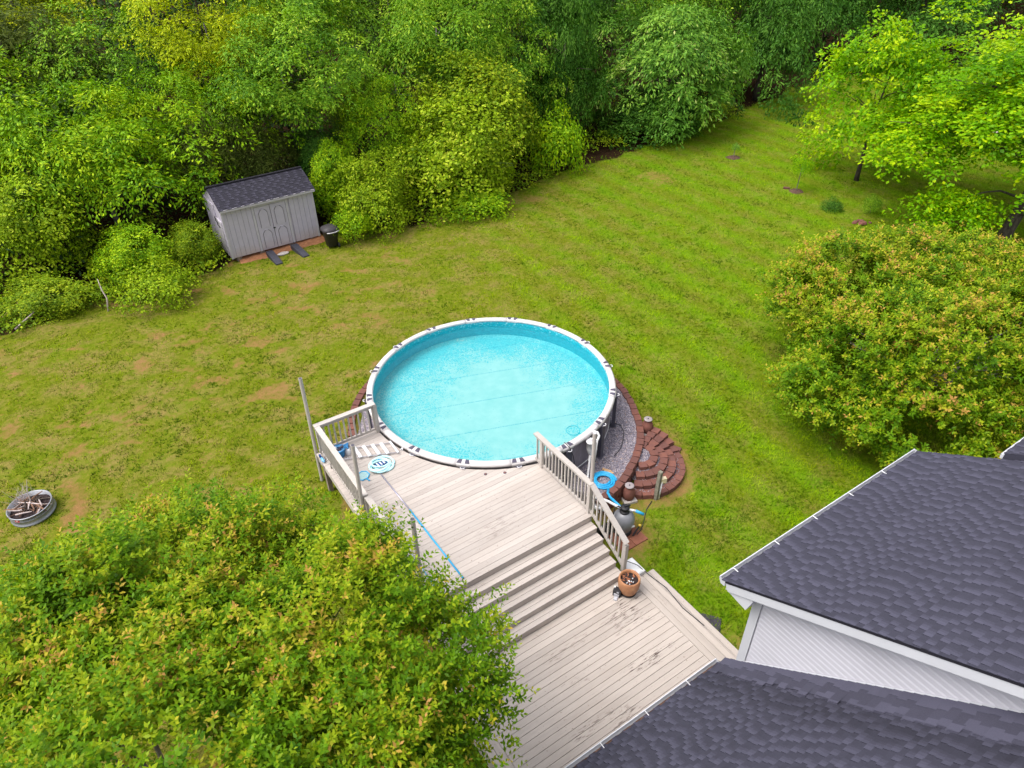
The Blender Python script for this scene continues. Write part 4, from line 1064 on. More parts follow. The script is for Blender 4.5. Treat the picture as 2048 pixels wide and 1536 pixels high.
rake(A0 + 0.02, HA, 'rake_board'); rake(A1 - 0.02, A1 - 0.3, 'rake_board')
m = MB()
pts = [(BE + 0.01, zroof(BE) - 0.02), (BE + 0.01, zroof(BE) - 0.20), (HB + 0.02, zroof(BE) - 0.27), (HB + 0.10, zroof(HB) - 0.215), ]
vs = [h_(A0 + 0.035, b, z) for b, z in pts] + [h_(HA - 0.04, b, z) for b, z in pts]
m.add(vs, [(0, 1, 2, 3), (7, 6, 5, 4)] + [(i, i + 4, (i + 1) % 4 + 4, (i + 1) % 4) for i in range(4)])
m.build('eave_box', 'white_trim', house)
m = MB(); m.box(h_(A0 + 0.03, 0, 0)[0], h_(A1 - 0.03, 0, 0)[0], -(BE + 0.03 - HB), -(BE + 0.01 - HB), zroof(BE) - 0.20 - HG, zroof(BE) - 0.02 - HG); m.build('fascia', 'white_trim', house)
m = MB(); m.box(h_(-9.5, 0, 0)[0], h_(HA - 0.02, 0, 0)[0], -(BE2 + 0.03 - HB), -(BE2 + 0.01 - HB), ZE2 - 0.22 - HG, ZE2 - 0.02 - HG); m.build('fascia', 'white_trim', house)

def roof_slab(name, mat, a0, a1, b0, b1, zf, th=0.05):
    m = MB()
    top = [h_(a0, b0, zf(b0)), h_(a1, b0, zf(b0)), h_(a1, b1, zf(b1)), h_(a0, b1, zf(b1))]
    bot = [(x, y, z - th) for x, y, z in top]
    m.add(top + bot, [(3, 2, 1, 0), (4, 5, 6, 7), (0, 1, 5, 4), (1, 2, 6, 5), (2, 3, 7, 6), (3, 0, 4, 7)])
    return m.build(name, mat, house)
CAMP = Vector((0.6077, -16.832, 13.514))
def cam_px(p):
    d = Vector(p) - CAMP; w = d.dot(_f)
    return 1024 + 1412.5 * d.dot(_r2) / w, 768 - 1412.5 * d.dot(_u2) / w, w
SH_T = {}
def shingle_proto(kind):
    """a wedge: thick at its lower edge, thin under the next course"""
    if kind not in SH_T:
        th, tone, mat = kind
        m = MB()
        # granule blend: each tab is printed paler at one end and darker at the other
        m.add([(-.5, 0, 0), (.5, 0, 0), (.5, 1, 0), (-.5, 1, 0)], [(3, 2, 1, 0)], tone)
        xs = (-.5, -.18, .14, .5) if th > 0.01 else (-.5, .5)
        tn = (-0.17, 0.02, 0.17) if th > 0.01 else (0.0,)
        for xa, xb, tv in zip(xs, xs[1:], tn):
            m.add([(xa, 0, 0), (xb, 0, 0), (xb, 0, th), (xa, 0, th), (xb, 1, 0.003), (xa, 1, 0.003)], [(0, 1, 2, 3), (3, 2, 4, 5)], tone + tv)
        m.add([(-.5, 0, 0), (-.5, 0, th), (-.5, 1, 0.003), (.5, 0, 0), (.5, 0, th), (.5, 1, 0.003)], [(0, 1, 2), (3, 5, 4)], tone)
        SH_T[kind] = (m, m.mesh('shingle', mat))
    return SH_T[kind]
def shingles(roof, a0, a1, be, ze, slope, nrow, nparts, cut=None, mat='shingle', expo=0.102, start=0, bias=None):
    ph = math.atan(slope); c, s = math.cos(ph), math.sin(ph)
    allp = []
    for i in range(start, nrow):
        a = a0 - random.uniform(0, 0.27)
        hi = random.random() < 0.5
        while a < a1:
            w = random.uniform(0.11, 0.17) if hi else random.uniform(0.075, 0.12)
            l = max(a, a0); r = min(a + w, a1)
            sl = i * expo
            b = be + sl * c; z = ze + sl * s
            if r - l > 0.02 and (cut is None or cut((l + r) / 2, b + expo * c * 0.5)):
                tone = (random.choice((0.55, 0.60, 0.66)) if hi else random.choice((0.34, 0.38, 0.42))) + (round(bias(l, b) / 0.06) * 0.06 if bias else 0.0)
                allp.append((l, r, b, z, (0.017 if hi else 0.007, round(tone, 3), mat)))
            a += w; hi = not hi
    rot = Matrix(((-1, 0, 0), (0, -c, s), (0, s, c))).transposed()
    # columns: x axis (-1,0,0), y up the slope (0,-c,s), z the normal (0,s,c)
    rot = Matrix(((-1, 0, 0), (0, -c, s), (0, s, c)))
    rot = Matrix(((-1, 0, 0), (0, -c, s), (0, s, c)))
    score = []
    for k_, (l, r, b, z, kd) in enumerate(allp):
        x, y, w = cam_px(W((l + r) / 2, b, z))
        score.append((w if (0 < x < 2048 and 0 < y < 1536) else 999 + w, k_))
    score.sort(); near = set(k_ for sc_, k_ in score[:nparts])
    rest = MB()
    # local matrix with the three axes as columns
    R3 = Matrix(((-1, 0, 0), (0, -c, s), (0, s, c)))
    ex, ey, ez = Vector((-1, 0, 0)), Vector((0, -c, s)), Vector((0, s, c))
    for k_, (l, r, b, z, kd) in enumerate(allp):
        o = Vector(h_((l + r) / 2, b, z)) + ez * 0.004
        w = r - l - 0.004; ln = expo * 1.12
        mb_, me = shingle_proto(kd)
        if k_ in near:
            ob = put('shingle', me, roof)
            mm_ = Matrix.Identity(4)
            for j in range(3): mm_[j][0] = ex[j] * w; mm_[j][1] = ey[j] * ln; mm_[j][2] = ez[j]; mm_[j][3] = o[j]
            ob.matrix_local = mm_
        else:
            rest.add([tuple(o + ex * (v[0] * w) + ey * (v[1] * ln) + ez * v[2]) for v in mb_.v], mb_.f); rest.tone += mb_.tone
    st = rest.build('shingles', mat, roof)
    st['kind'] = 'stuff'
roof = roof_slab('roof', 'shingle_dark', A0, A1, BE - 0.05, RIDGE_B, zroof)
shingles(roof, A0 - 0.012, A1 + 0.012, BE - 0.06, zroof(BE - 0.06), SL, 65, 150)
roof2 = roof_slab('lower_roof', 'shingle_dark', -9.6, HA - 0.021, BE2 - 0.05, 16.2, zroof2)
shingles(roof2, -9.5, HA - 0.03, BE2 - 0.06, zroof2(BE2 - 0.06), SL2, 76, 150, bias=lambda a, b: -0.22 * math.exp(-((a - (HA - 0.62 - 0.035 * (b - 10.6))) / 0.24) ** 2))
# raised strip of shingles along the gable wall (a cricket): ragged left edge, tilted up to the wall
m = MB()
b = BE2 + 0.02
while b < 15.8:
    wj = 0.36 + random.uniform(-0.045, 0.045) + 0.03 * (b - 10.6)
    b1 = b + 0.101
    def cz(a_, bb, up): return h_(a_, bb, zroof2(bb) + up)
    e0 = HA - 0.03; e1_ = HA - wj
    a = e0; hi = True
    first = True
    while a > e1_ + 0.02:
        w = random.uniform(0.10, 0.2); a2 = max(a - w, e1_)
        f1 = (a - e1_) / (e0 - e1_); f2 = (a2 - e1_) / (e0 - e1_)
        t = 0.016 if hi else 0.006
        lo1, lo2 = 0.045 + 0.10 * f1 + t, 0.045 + 0.10 * f2 + t
        vs = [cz(a, b, lo1), cz(a2 if a2 > e1_ + 0.01 else a2 + 0.02, b, lo2), cz(a2, b + 0.03, lo2), cz(a2, b1 + 0.02, lo2 - t), cz(a, b1 + 0.02, lo1 - t), cz(a, b, 0.0), cz(a2, b, 0.0), cz(a2, b1 + 0.02, 0.0)]
        m.add(vs, [(4, 3, 2, 1, 0), (0, 1, 6, 5), (1, 2, 3, 7, 6)], (0.86 if hi else 0.58) + random.uniform(-0.06, 0.06))
        a = a2; hi = not hi
    b = b1
cs = m.build('shingle_strip', 'shingle', house); cs['kind'] = 'stuff'
# roof piece beyond the far rake
m = MB()
bb0 = 11.62
top = [h_(A1 + 0.06, bb0, zroof(bb0) + 0.10), h_(7.0, bb0, zroof(bb0) + 0.10), h_(7.0, 16.2, zroof(16.2) + 0.10), h_(A1 + 0.06, 16.2, zroof(16.2) + 0.10)]
m.add(top + [(x, y, z - 0.15) for x, y, z in top], [(3, 2, 1, 0), (4, 5, 6, 7), (0, 1, 5, 4), (1, 2, 6, 5), (2, 3, 7, 6), (3, 0, 4, 7)], 0.4)
fr = m.build('far_roof', 'shingle', house)
shingles(fr, A1 + 0.06, 6.99, bb0 - 0.01, zroof(bb0 - 0.01) + 0.10, SL, 52, 0)
m = MB(); m.box(h_(A1 + 0.35, 0, 0)[0], h_(6.9, 0, 0)[0], -(16.0 - HB), -(12.0 - HB), 0, zroof(12.0) - 0.1 - HG); m.build('wall', 'siding_white', house)

def gutter(a0, a1, be, ze, every, name='gutter', debris=False):
    m = MB()
    prof = [(be - 0.005, ze - 0.02), (be - 0.005, ze - 0.125), (be - 0.075, ze - 0.125), (be - 0.115, ze - 0.06), (be - 0.125, ze - 0.005), (be - 0.110, ze - 0.005), (be - 0.100, ze - 0.055), (be - 0.068, ze - 0.115), (be - 0.012, ze - 0.115), (be - 0.012, ze - 0.02)]
    n = len(prof)
    vs = [h_(a0, b, z) for b, z in prof] + [h_(a1, b, z) for b, z in prof]
    m.add(vs, [(i, (i + 1) % n, (i + 1) % n + n, i + n) for i in range(n)])
    # end caps
    for a_, rev in ((a0, 0), (a1, 1)):
        cap = [h_(a_ + d, b, z) for d in (0, 0.006 * (1 if rev else -1)) for b, z in prof[:6]]
        m.add(cap, [tuple(range(6)), tuple(range(11, 5, -1))])
    gt = m.build(name, 'white_trim', house)
    a = a0 + 0.28
    while a < a1 - 0.1:
        hgr = MB(); x, y, z = h_(a, be - 0.06, ze + 0.004)
        hgr.box(x - 0.006, x + 0.006, y - 0.055, y + 0.052, z - 0.008, z + 0.003)
        hgr.build('gutter_hanger', 'white_plastic', gt)
        a += every
    if debris:
        d = MB(); x0, y0, z0 = h_(a0 + 0.02, be - 0.068, ze - 0.108); x1, y1, _ = h_(a1 - 0.02, be - 0.014, ze)
        n_ = 60
        for i in range(n_):
            xa = x0 + (x1 - x0) * i / n_; xb = x0 + (x1 - x0) * (i + 1) / n_
            h1 = random.uniform(0.055, 0.085)
            d.box(xa, xb, y1, y0, z0, z0 + h1)
        d.build('leaf_debris', 'gutter_debris', gt)
    return gt
gutter(A0 + 0.005, A1 - 0.005, BE, zroof(BE), 0.95)
gutter(-9.5, HA - 0.06, BE2, ZE2, 0.92, debris=True)
m = MB(); x, y, z = h_(A1 + 0.07, bb0, zroof(bb0) + 0.1)
m.box(x, x + 4.1, y + 0.0, y + 0.05, z - 0.12, z - 0.03); m.build('fascia', 'white_trim', house)

# ------------------------------------------------------------------ lower deck at the house
LZ, UZ = 0.22, 1.20
ldeck = thing('house_deck', 'low greyish beige plank deck against the house with worn flaking paint', 'deck', W(-5.6, 10.9, -0.35), TH)
def l_(a, b, z): return (a + 5.6, -(b - 10.9), z + 0.35)
def board(parent, fn, name, mat, a0, a1, b0, b1, ztop, th=0.036):
    """a plank with eased top edges; corners given in the deck frame"""
    m = MB(); x0, y1, _ = fn(a0, b0, 0); x1, y0, _ = fn(a1, b1, 0)
    z1 = fn(0, 0, ztop)[2]
    m.box(x0, x1, y0, y1, z1 - th, z1, 0.004)
    return m.build(name, mat, parent)
P_ = 0.1445
b = 7.012
i = 0
while b + P_ < 10.92:
    board(ldeck, l_, 'deck_board', 'deck_paint_worn', -5.33, -0.80 - random.uniform(0, 0.004), b, b + P_ - 0.006, LZ - random.uniform(0, 0.0025))
    b += P_; i += 1
for kx in range(2):
    board(ldeck, l_, 'deck_board', 'deck_paint_cross', -0.795 + kx * 0.146, -0.795 + kx * 0.146 + 0.140, 7.0, 10.85, LZ)
for kx in range(2):
    board(ldeck, l_, 'deck_board', 'deck_paint_cross', -5.62 + kx * 0.146, -5.62 + kx * 0.146 + 0.140, 7.0, 10.85, LZ)
for (a0, a1, z, b0) in ((-0.515, -0.205, 0.05, 6.98), (-0.215, 0.10, -0.12, 7.02)):
    for kx in range(2):
        aa = a0 + kx * 0.153
        board(ldeck, l_, 'step_tread', 'deck_paint_cross', aa, aa + 0.148, b0, 10.80, z)
    m = MB(); x0, y1, _ = l_(a0, b0 + 0.01, 0); x1, y0, _ = l_(a1 - 0.02, 10.79, 0); m.box(x0, x1, y0, y1, -0.10, l_(0, 0, z - 0.038)[2]); m.build('step_riser', 'riser_paint', ldeck)
m = MB(); x0, y1, _ = l_(-5.58, 7.08, 0); x1, y0, _ = l_(-0.53, 10.86, 0); m.box(x0, x1, y0, y1, -0.10, l_(0, 0, LZ - 0.04)[2]); m.build('deck_frame', 'riser_paint', ldeck)

# ------------------------------------------------------------------ upper deck round the pool, stairs and railings
DL, DR, DB = -5.43, -0.82, 5.78
deck = thing('pool_deck', 'raised greyish beige plank deck with stairs and slatted railings beside the round pool', 'deck', W(DL, DB, 0.0), TH)
def d_(a, b, z): return (a - DL, -(b - DB), z)
CUT = 3.69
b = DB
while b > 0.02:
    b1 = b; b0 = max(b - P_ + 0.0055, 0.0)
    def right(bb):
        if abs(bb) < CUT:
            return min(DR, -math.sqrt(CUT ** 2 - bb ** 2) + 0.0)
        return DR
    r0, r1 = right(b0), right(b1)
    zt = UZ - random.uniform(0, 0.002)
    m = MB()
    pl = [d_(DL, b0, 0)[:2], d_(DL, b1, 0)[:2], d_(r1, b1, 0)[:2], d_(r0, b0, 0)[:2]]
    m.prism(pl, zt - 0.036, zt)
    m.build('deck_board', 'deck_paint', deck)
    b -= P_
# frame under the boards: rim joists, beam and posts
m = MB(); x, y, _ = d_(DL + 0.02, DB - 0.02, 0)
m.box(x, x + 0.04, d_(0, DB - 0.03, 0)[1], d_(0, 0.03, 0)[1], UZ - 0.24, UZ - 0.037); m.build('rim_joist', 'rail_paint', deck)
m = MB(); m.box(d_(DL + 0.02, 0, 0)[0], d_(-3.64, 0, 0)[0], d_(0, 0.06, 0)[1], d_(0, 0.02, 0)[1], UZ - 0.24, UZ - 0.037); m.build('rim_joist', 'rail_paint', deck)
m = MB(); m.box(d_(DR - 0.05, 0, 0)[0], d_(DR - 0.01, 0, 0)[0], d_(0, DB - 0.05, 0)[1], d_(0, 3.55, 0)[1], UZ - 0.24, UZ - 0.037); m.build('rim_joist', 'rail_paint', deck)
for bb in (0.6, 2.2, 3.9, 5.4):
    m = MB(); m.box(d_(DL + 0.08, 0, 0)[0], d_(-3.0 if bb < 3 else DR - 0.08, 0, 0)[0], d_(0, bb + 0.02, 0)[1], d_(0, bb - 0.02, 0)[1], UZ - 0.23, UZ - 0.04)
    if bb > 3: m.build('joist', 'old_wood', deck)
for (a, b) in ((-5.36, 0.42), (-5.36, 2.6), (-5.36, 4.6), (-0.9, 5.55), (-3.2, 5.5), (-0.9, 4.1)):
    x, y, _ = d_(a, b, 0); wx, wy, _ = W(a, b)
    m = MB(); m.box(x - 0.06, x + 0.06, y - 0.06, y + 0.06, g(wx, wy) - 0.1, UZ - 0.04); m.build('support_post', 'old_wood', deck)

# stairs
NR = 6; TR = 0.245; RI = (UZ - LZ) / NR
SL_, SR_ = -5.30, -0.905
for i in range(1, NR):
    zt = UZ - RI * i; b0 = DB + TR * (i - 1)
    for kx in range(2):
        bb0 = b0 + kx * 0.1265; bb1 = bb0 + (0.1235 if kx == 0 else 0.1195)
        board(deck, d_, 'stair_tread', 'deck_paint', SL_, SR_, bb0 + 0.003, bb1, zt)
for i in range(NR):
    zt = UZ - RI * i; b0 = DB + TR * i
    m = MB(); x0, y1, _ = d_(SL_ + 0.01, b0 - 0.024, 0); x1, y0, _ = d_(SR_ - 0.012, b0 - 0.004, 0)
    m.box(x0, x1, y0, y1, zt - RI - 0.03, zt - 0.0375); m.build('stair_riser', 'riser_paint', deck)
for a in (SL_ + 0.05, -3.1, SR_ - 0.06):
    m = MB(); p0 = d_(a, DB - 0.03, UZ - 0.36); p1 = d_(a, DB + TR * 5 - 0.12, LZ - 0.02); m.sweep_box(p0, p1, 0.04, 0.2); m.build('stringer', 'riser_paint', deck)

# railings: posts, flat top rail, bottom rail, one mesh per baluster
def rail_group(name): 
    o = bpy.data.objects.new(name, None); COL.objects.link(o); o.parent = deck; return o
def railing(pts, posts, ztop, nbal, side=1, hgt=0.90, wide=0.135, post_off=0.0, name='railing', foot=None):
    """pts: two ends in the deck frame with heights of the walking surface"""
    (a0, b0, z0), (a1, b1, z1) = pts
    P0, P1 = Vector(d_(a0, b0, z0)), Vector(d_(a1, b1, z1))
    m = MB(); m.sweep_box(P0 + Vector((0, 0, hgt + 0.035)), P1 + Vector((0, 0, hgt + 0.035)), wide, 0.038)
    top = m.build(name, 'rail_paint', deck)
    m = MB(); m.sweep_box(P0 + Vector((0, 0, hgt - 0.03)), P1 + Vector((0, 0, hgt - 0.03)), 0.038, 0.088); m.build('under_rail', 'rail_paint', top)
    m = MB(); m.sweep_box(P0 + Vector((0, 0, 0.10)), P1 + Vector((0, 0, 0.10)), 0.05, 0.07); m.build('bottom_rail', 'rail_paint', top)
    for k in range(nbal):
        f = (k + 0.7) / (nbal + 0.4); p = P0.lerp(P1, f)
        ubox('baluster', 'rail_paint', top, p + Vector((0, 0, 0.5 * (0.13 + hgt - 0.07))), (0.036, 0.036, hgt - 0.07 - 0.13))
    for (a, b, zb, zt) in posts:
        x, y, _ = d_(a, b, 0); ubox('rail_post', 'rail_paint', top, (x, y, (zb + zt) / 2), (0.092, 0.092, zt - zb))
    return top
RT = 0.895
railing([(-5.35, 0.07, UZ), (-3.67, 0.07, UZ)], [(-3.70, 0.10, 0.98, UZ + RT + 0.012)], 0, 12, hgt=RT, name='back_railing')
r_ = railing([(-5.285, 0.15, UZ), (-5.285, 3.08, UZ)], [(-5.285, 3.10, 0.98, UZ + RT + 0.012), (-5.285, 0.07, 0.98, UZ + RT + 0.012)], 0, 25, hgt=RT, name='left_railing')
railing([(-5.265, 3.14, UZ), (-5.265, 5.70, UZ)], [(-5.265, 5.68, 0.98, UZ + RT + 0.012)], 0, 22, hgt=RT, name='left_railing')
railing([(-5.265, 5.72, UZ), (-5.22, 6.86, LZ + 0.045)], [(-5.22, 6.86, LZ, LZ + RT + 0.04)], 0, 9, hgt=RT, name='stair_railing')
railing([(-0.87, 3.47, UZ), (-0.87, 5.70, UZ)], [(-0.87, 3.76, 0.98, UZ + RT + 0.012), (-0.87, 5.64, 0.75, UZ + RT + 0.012)], 0, 17, hgt=RT, name='right_railing')
railing([(-0.865, 5.70, UZ), (-0.76, 6.88, LZ + 0.045)], [(-0.76, 6.86, LZ - 0.5, LZ + RT + 0.03)], 0, 9, hgt=RT, name='stair_railing')
for (bb, ln) in ((0.45, 0.16), (0.85, 0.2)):
    m = MB(); x, y, z = d_(-5.325, bb, UZ + 0.06)
    m.tube([(x, y, z), (x - 0.015, y - 0.01, z + ln * 0.5), (x, y - 0.02, z + ln)], 0.009, 6); h = m.build('strap', 'black_plastic', r_)

# light poles standing at the deck's edge
GP = 'tall plain poles standing round the deck'
def pole(a, b, z0, z1, label, lean=(0, 0), cap='leg_charcoal'):
    x, y, _ = W(a, b)
    t = thing('pole', label, 'pole', (x, y, z0), TH, GP)
    m = MB(); h = z1 - z0
    m.tube([(0, 0, 0), (lean[0] / 2, lean[1] / 2, h / 2), (lean[0], lean[1], h)], 0.046, 12); m.build('post', 'pole_paint', t, False)
    m = MB(); m.lathe([(0.040, h - 0.004), (0.040, h + 0.003)], 12, (lean[0], lean[1], 0)); m.build('cap', cap, t)
pole(-5.42, -0.06, 0.2, 3.57, 'pole at the back corner of the deck railing, farthest left', (0.05, 0))
pole(-5.405, 3.06, UZ, 3.66, 'leaning pole halfway along the left railing of the deck', (0.06, 0))
pole(-5.36, 5.95, 0.2, 3.98, 'pole at the stair head poking out of the foreground crape myrtle', (-0.02, 0))
pole(-0.775, 5.60, 0.0, 3.58, 'pole at the right railing beside the pool skimmer', (-0.04, 0), 'grey_panel')

# ------------------------------------------------------------------ the pool
pool = thing('above_ground_pool', 'big round above ground pool with white rim and turquoise water', 'pool', (0, 0, 0.05))
PZ = 0.05
RI_, RO_ = 3.455, 3.645
ZT = 1.32 - PZ
m = MB(); m.lathe([(3.53, 0.0), (3.53, 1.20)], 96); m.f = [f for f in m.f if len(f) == 4]; m.build('pool_wall', 'pool_shell', pool, True)
m = MB(); m.lathe([(3.485, 0.58), (3.485, ZT - 0.03)], 96); m.f = [tuple(reversed(f)) for f in m.f if len(f) == 4]; m.build('liner', 'liner_wall', pool, True)
m = MB(); m.lathe([(0.0, 0.60), (1.8, 0.60), (3.34, 0.605), (3.485, 0.66)], 96); m.f = [f for f in m.f if len(f) == 4]; m.build('liner_floor', 'liner_floor', pool)
m = MB()
ring = [(3.484 * math.cos(2 * math.pi * k / 96), 3.484 * math.sin(2 * math.pi * k / 96)) for k in range(96)]
m.add([(0, 0, 1.09)] + [(x, y, 1.09) for x, y in ring], [(0, i + 1, (i + 1) % 96 + 1) for i in range(96)])
wt = m.build('water', 'pool_water', pool)
PH = 1.7769
def arc(m, t0, t1, prof, n=6):
    """sweep a profile of (radius, height) along an arc"""
    k = len(prof); vs = []; fs = []
    for i in range(n + 1):
        t = t0 + (t1 - t0) * i / n
        for r, z in prof: vs.append((r * math.cos(t), r * math.sin(t), z))
    for i in range(n):
        for j in range(k): fs.append((i * k + j, (i + 1) * k + j, (i + 1) * k + (j + 1) % k, i * k + (j + 1) % k))
    fs.append(tuple(range(k))); fs.append(tuple(reversed(range(n * k, (n + 1) * k))))
    m.add(vs, fs)
prof_rim = [(RI_, ZT - 0.085), (RI_ - 0.0, ZT - 0.03), (RI_ + 0.025, ZT - 0.006), (RI_ + 0.06, ZT), (RO_ - 0.06, ZT - 0.002), (RO_ - 0.03, ZT - 0.012), (RO_, ZT - 0.05), (RO_ - 0.005, ZT - 0.11), (RO_ - 0.05, ZT - 0.115), (3.535, ZT - 0.10)]
sc = [(RI_ - 0.004, ZT - 0.088), (RI_ - 0.004, ZT - 0.026), (RI_ + 0.023, ZT + 0.0), (RI_ + 0.06, ZT + 0.006), (RO_ - 0.06, ZT + 0.004), (RO_ - 0.026, ZT - 0.006), (RO_ + 0.006, ZT - 0.048), (RO_ + 0.001, ZT - 0.116), (RO_ - 0.05, ZT - 0.12), (3.533, ZT - 0.104)]
DG = math.radians(1)
for i in range(16):
    t = PH - i * 2 * math.pi / 16
    t2 = t - 2 * math.pi / 16
    m = MB(); arc(m, t2 + 2.75 * DG, t - 2.75 * DG, prof_rim, 8); m.build('rim_beam', 'rim_white', pool, True)
    m = MB(); arc(m, t - 2.8 * DG, t + 2.8 * DG, sc, 4); jt = m.build('rim_joint', 'rim_white', pool)
    for s in (-1, 1):
        m = MB(); vs = []
        for (r, w0, w1) in ((RI_ + 0.025, 0.75, 2.0), (RI_ + 0.06, 0.7, 2.2), (RO_ - 0.06, 0.7, 2.55), (RO_ - 0.02, 0.75, 2.65)):
            zz = ZT + (0.0095 if r < RO_ - 0.05 and r > RI_ + 0.05 else 0.003)
            for w in (w0, w1):
                tt = t + s * w * DG; vs.append((r * math.cos(tt), r * math.sin(tt), zz))
        top = list(vs); bot = [(x, y, z - 0.012) for x, y, z in vs]
        fs = []
        for j in range(3): fs.append((2 * j, 2 * j + 1, 2 * j + 3, 2 * j + 2))
        fs2 = [tuple(reversed(f)) for f in fs]
        fs3 = [tuple(v + 8 for v in f) for f in fs]
        sides = [(0, 1, 9, 8), (1, 3, 11, 9), (3, 5, 13, 11), (5, 7, 15, 13), (7, 6, 14, 15), (6, 4, 12, 14), (4, 2, 10, 12), (2, 0, 8, 10)]
        m.add(top + bot, fs2 + fs3 + sides); m.build('pad', 'pad_charcoal', jt)
    m = MB(); rr = 3.65
    cx, cy = rr * math.cos(t), rr * math.sin(t); rad = Vector((math.cos(t), math.sin(t), 0)); tan = Vector((-math.sin(t), math.cos(t), 0))
    for (z0, z1, wt_, dp) in ((0.0, ZT - 0.11, 0.17, 0.10), (0.0, 0.04, 0.24, 0.2)):
        m.sweep_box(Vector((cx, cy, z0)), Vector((cx, cy, z1)), wt_, dp, rad)
    lg = m.build('leg', 'leg_charcoal', pool)
    m = MB(); c = Vector((cx, cy, ZT - 0.085)) + rad * 0.05
    m.tube([c + tan * (0.055 * math.cos(q)) + rad * (0.045 * math.sin(q)) for q in [math.pi * j / 6 for j in range(7)]], 0.010, 6); m.build('leg_clip', 'white_plastic', lg)
# strap around the pool wall near the ground
m = MB(); m.lathe([(3.53, 0.16), (3.545, 0.18), (3.53, 0.20)], 96); m.f = [f for f in m.f if len(f) == 4]; m.build('strap_band', 'offwhite_hose', pool, True)

# skimmer canister with its elbow, hung on the rim
sk = thing('pool_skimmer', 'white skimmer canister hanging on the pool rim with two pale hoses', 'skimmer', (2.68, -2.62, 0.72))
m = MB(); m.lathe([(0.055, 0.0), (0.07, 0.05), (0.10, 0.14), (0.115, 0.2), (0.115, 0.40), (0.125, 0.405), (0.125, 0.43)], 20); m.build('canister', 'offwhite_hose', sk, True)
m = MB(); m.lathe([(0.135, 0.43), (0.135, 0.455), (0.12, 0.468), (0.0, 0.468)], 20); m.build('lid', 'white_plastic', sk, True)
m = MB(); m.lathe([(0.0, 0.0), (0.045, 0.0), (0.045, 0.014), (0.0, 0.014)], 8, (0.0, 0.0, 0.468)); m.build('lid_knob', 'joint_grey', sk)
m = MB(); m.tube([(0.10, 0.06, 0.36), (0.20, 0.13, 0.38), (0.235, 0.19, 0.47), (0.19, 0.26, 0.535), (0.09, 0.27, 0.55), (0.02, 0.26, 0.55)], 0.035, 10); m.build('elbow_pipe', 'white_plastic', sk, True)
m = MB(); m.tube([(0.0, 0.0, 0.02), (-0.02, -0.1, -0.22), (-0.06, -0.26, -0.52), (-0.10, -0.48, -0.62), (-0.02, -0.95, -0.72), (0.12, -1.35, -0.86)], 0.032, 10); m.build('hose', 'offwhite_hose', sk, True)
m = MB(); m.tube([(0.16, 0.02, 0.42), (0.13, -0.05, 0.1), (0.06, -0.22, -0.4), (0.02, -0.45, -0.6), (0.06, -0.85, -0.7), (0.22, -1.3, -0.83)], 0.032, 10); m.build('hose', 'offwhite_hose', sk, True)
t = thing('hoop', 'thin teal hoop dipping into the water at the pool rim', 'hoop', (2.235, -2.17, 1.17))
m = MB(); m.tube([(0.185 * math.cos(k * math.pi / 12), 0.20 * math.sin(k * math.pi / 12), 0.012 * math.sin(k * math.pi / 6)) for k in range(25)], 0.012, 8, False); m.build('ring', 'teal_plastic', t, True)
m = MB(); m.tube([(0.13, -0.13, 0.0), (0.26, -0.26, 0.10)], 0.012, 8); m.build('handle', 'teal_plastic', t, True)
m = MB(); tt = PH - 7 * 2 * math.pi / 16
c = Vector((math.cos(tt), math.sin(tt), 0)); tn = Vector((-math.sin(tt), math.cos(tt), 0))
m.tube([c * 3.46 + Vector((0, 0, 1.345)), c * 3.55 + Vector((0, 0, 1.345)), c * 3.66 + tn * 0.02 + Vector((0, 0, 1.30)), c * 3.74 + tn * 0.08 + Vector((0, 0, 1.05)), c * 3.76 + tn * 0.12 + Vector((0, 0, 0.8)), c * 3.72 + tn * 0.08 + Vector((0, 0, 0.5))], 0.011, 6)
o = m.build('cable', 'cable_black', None, True); tag(o, 'black cable looped over the pool rim by the right railing', 'cable')
m = MB(); m.tube([(3.35, -0.78, 0.11), (3.62, -0.62, 0.12), (3.80, -0.72, 0.12), (3.86, -1.0, 0.11), (3.78, -1.4, 0.11), (3.66, -1.75, 0.11), (3.45, -2.05, 0.11)], 0.011, 6)
o = m.build('cable', 'cable_black', None, True); tag(o, 'black cable lying on the gravel at the foot of the pool', 'cable')

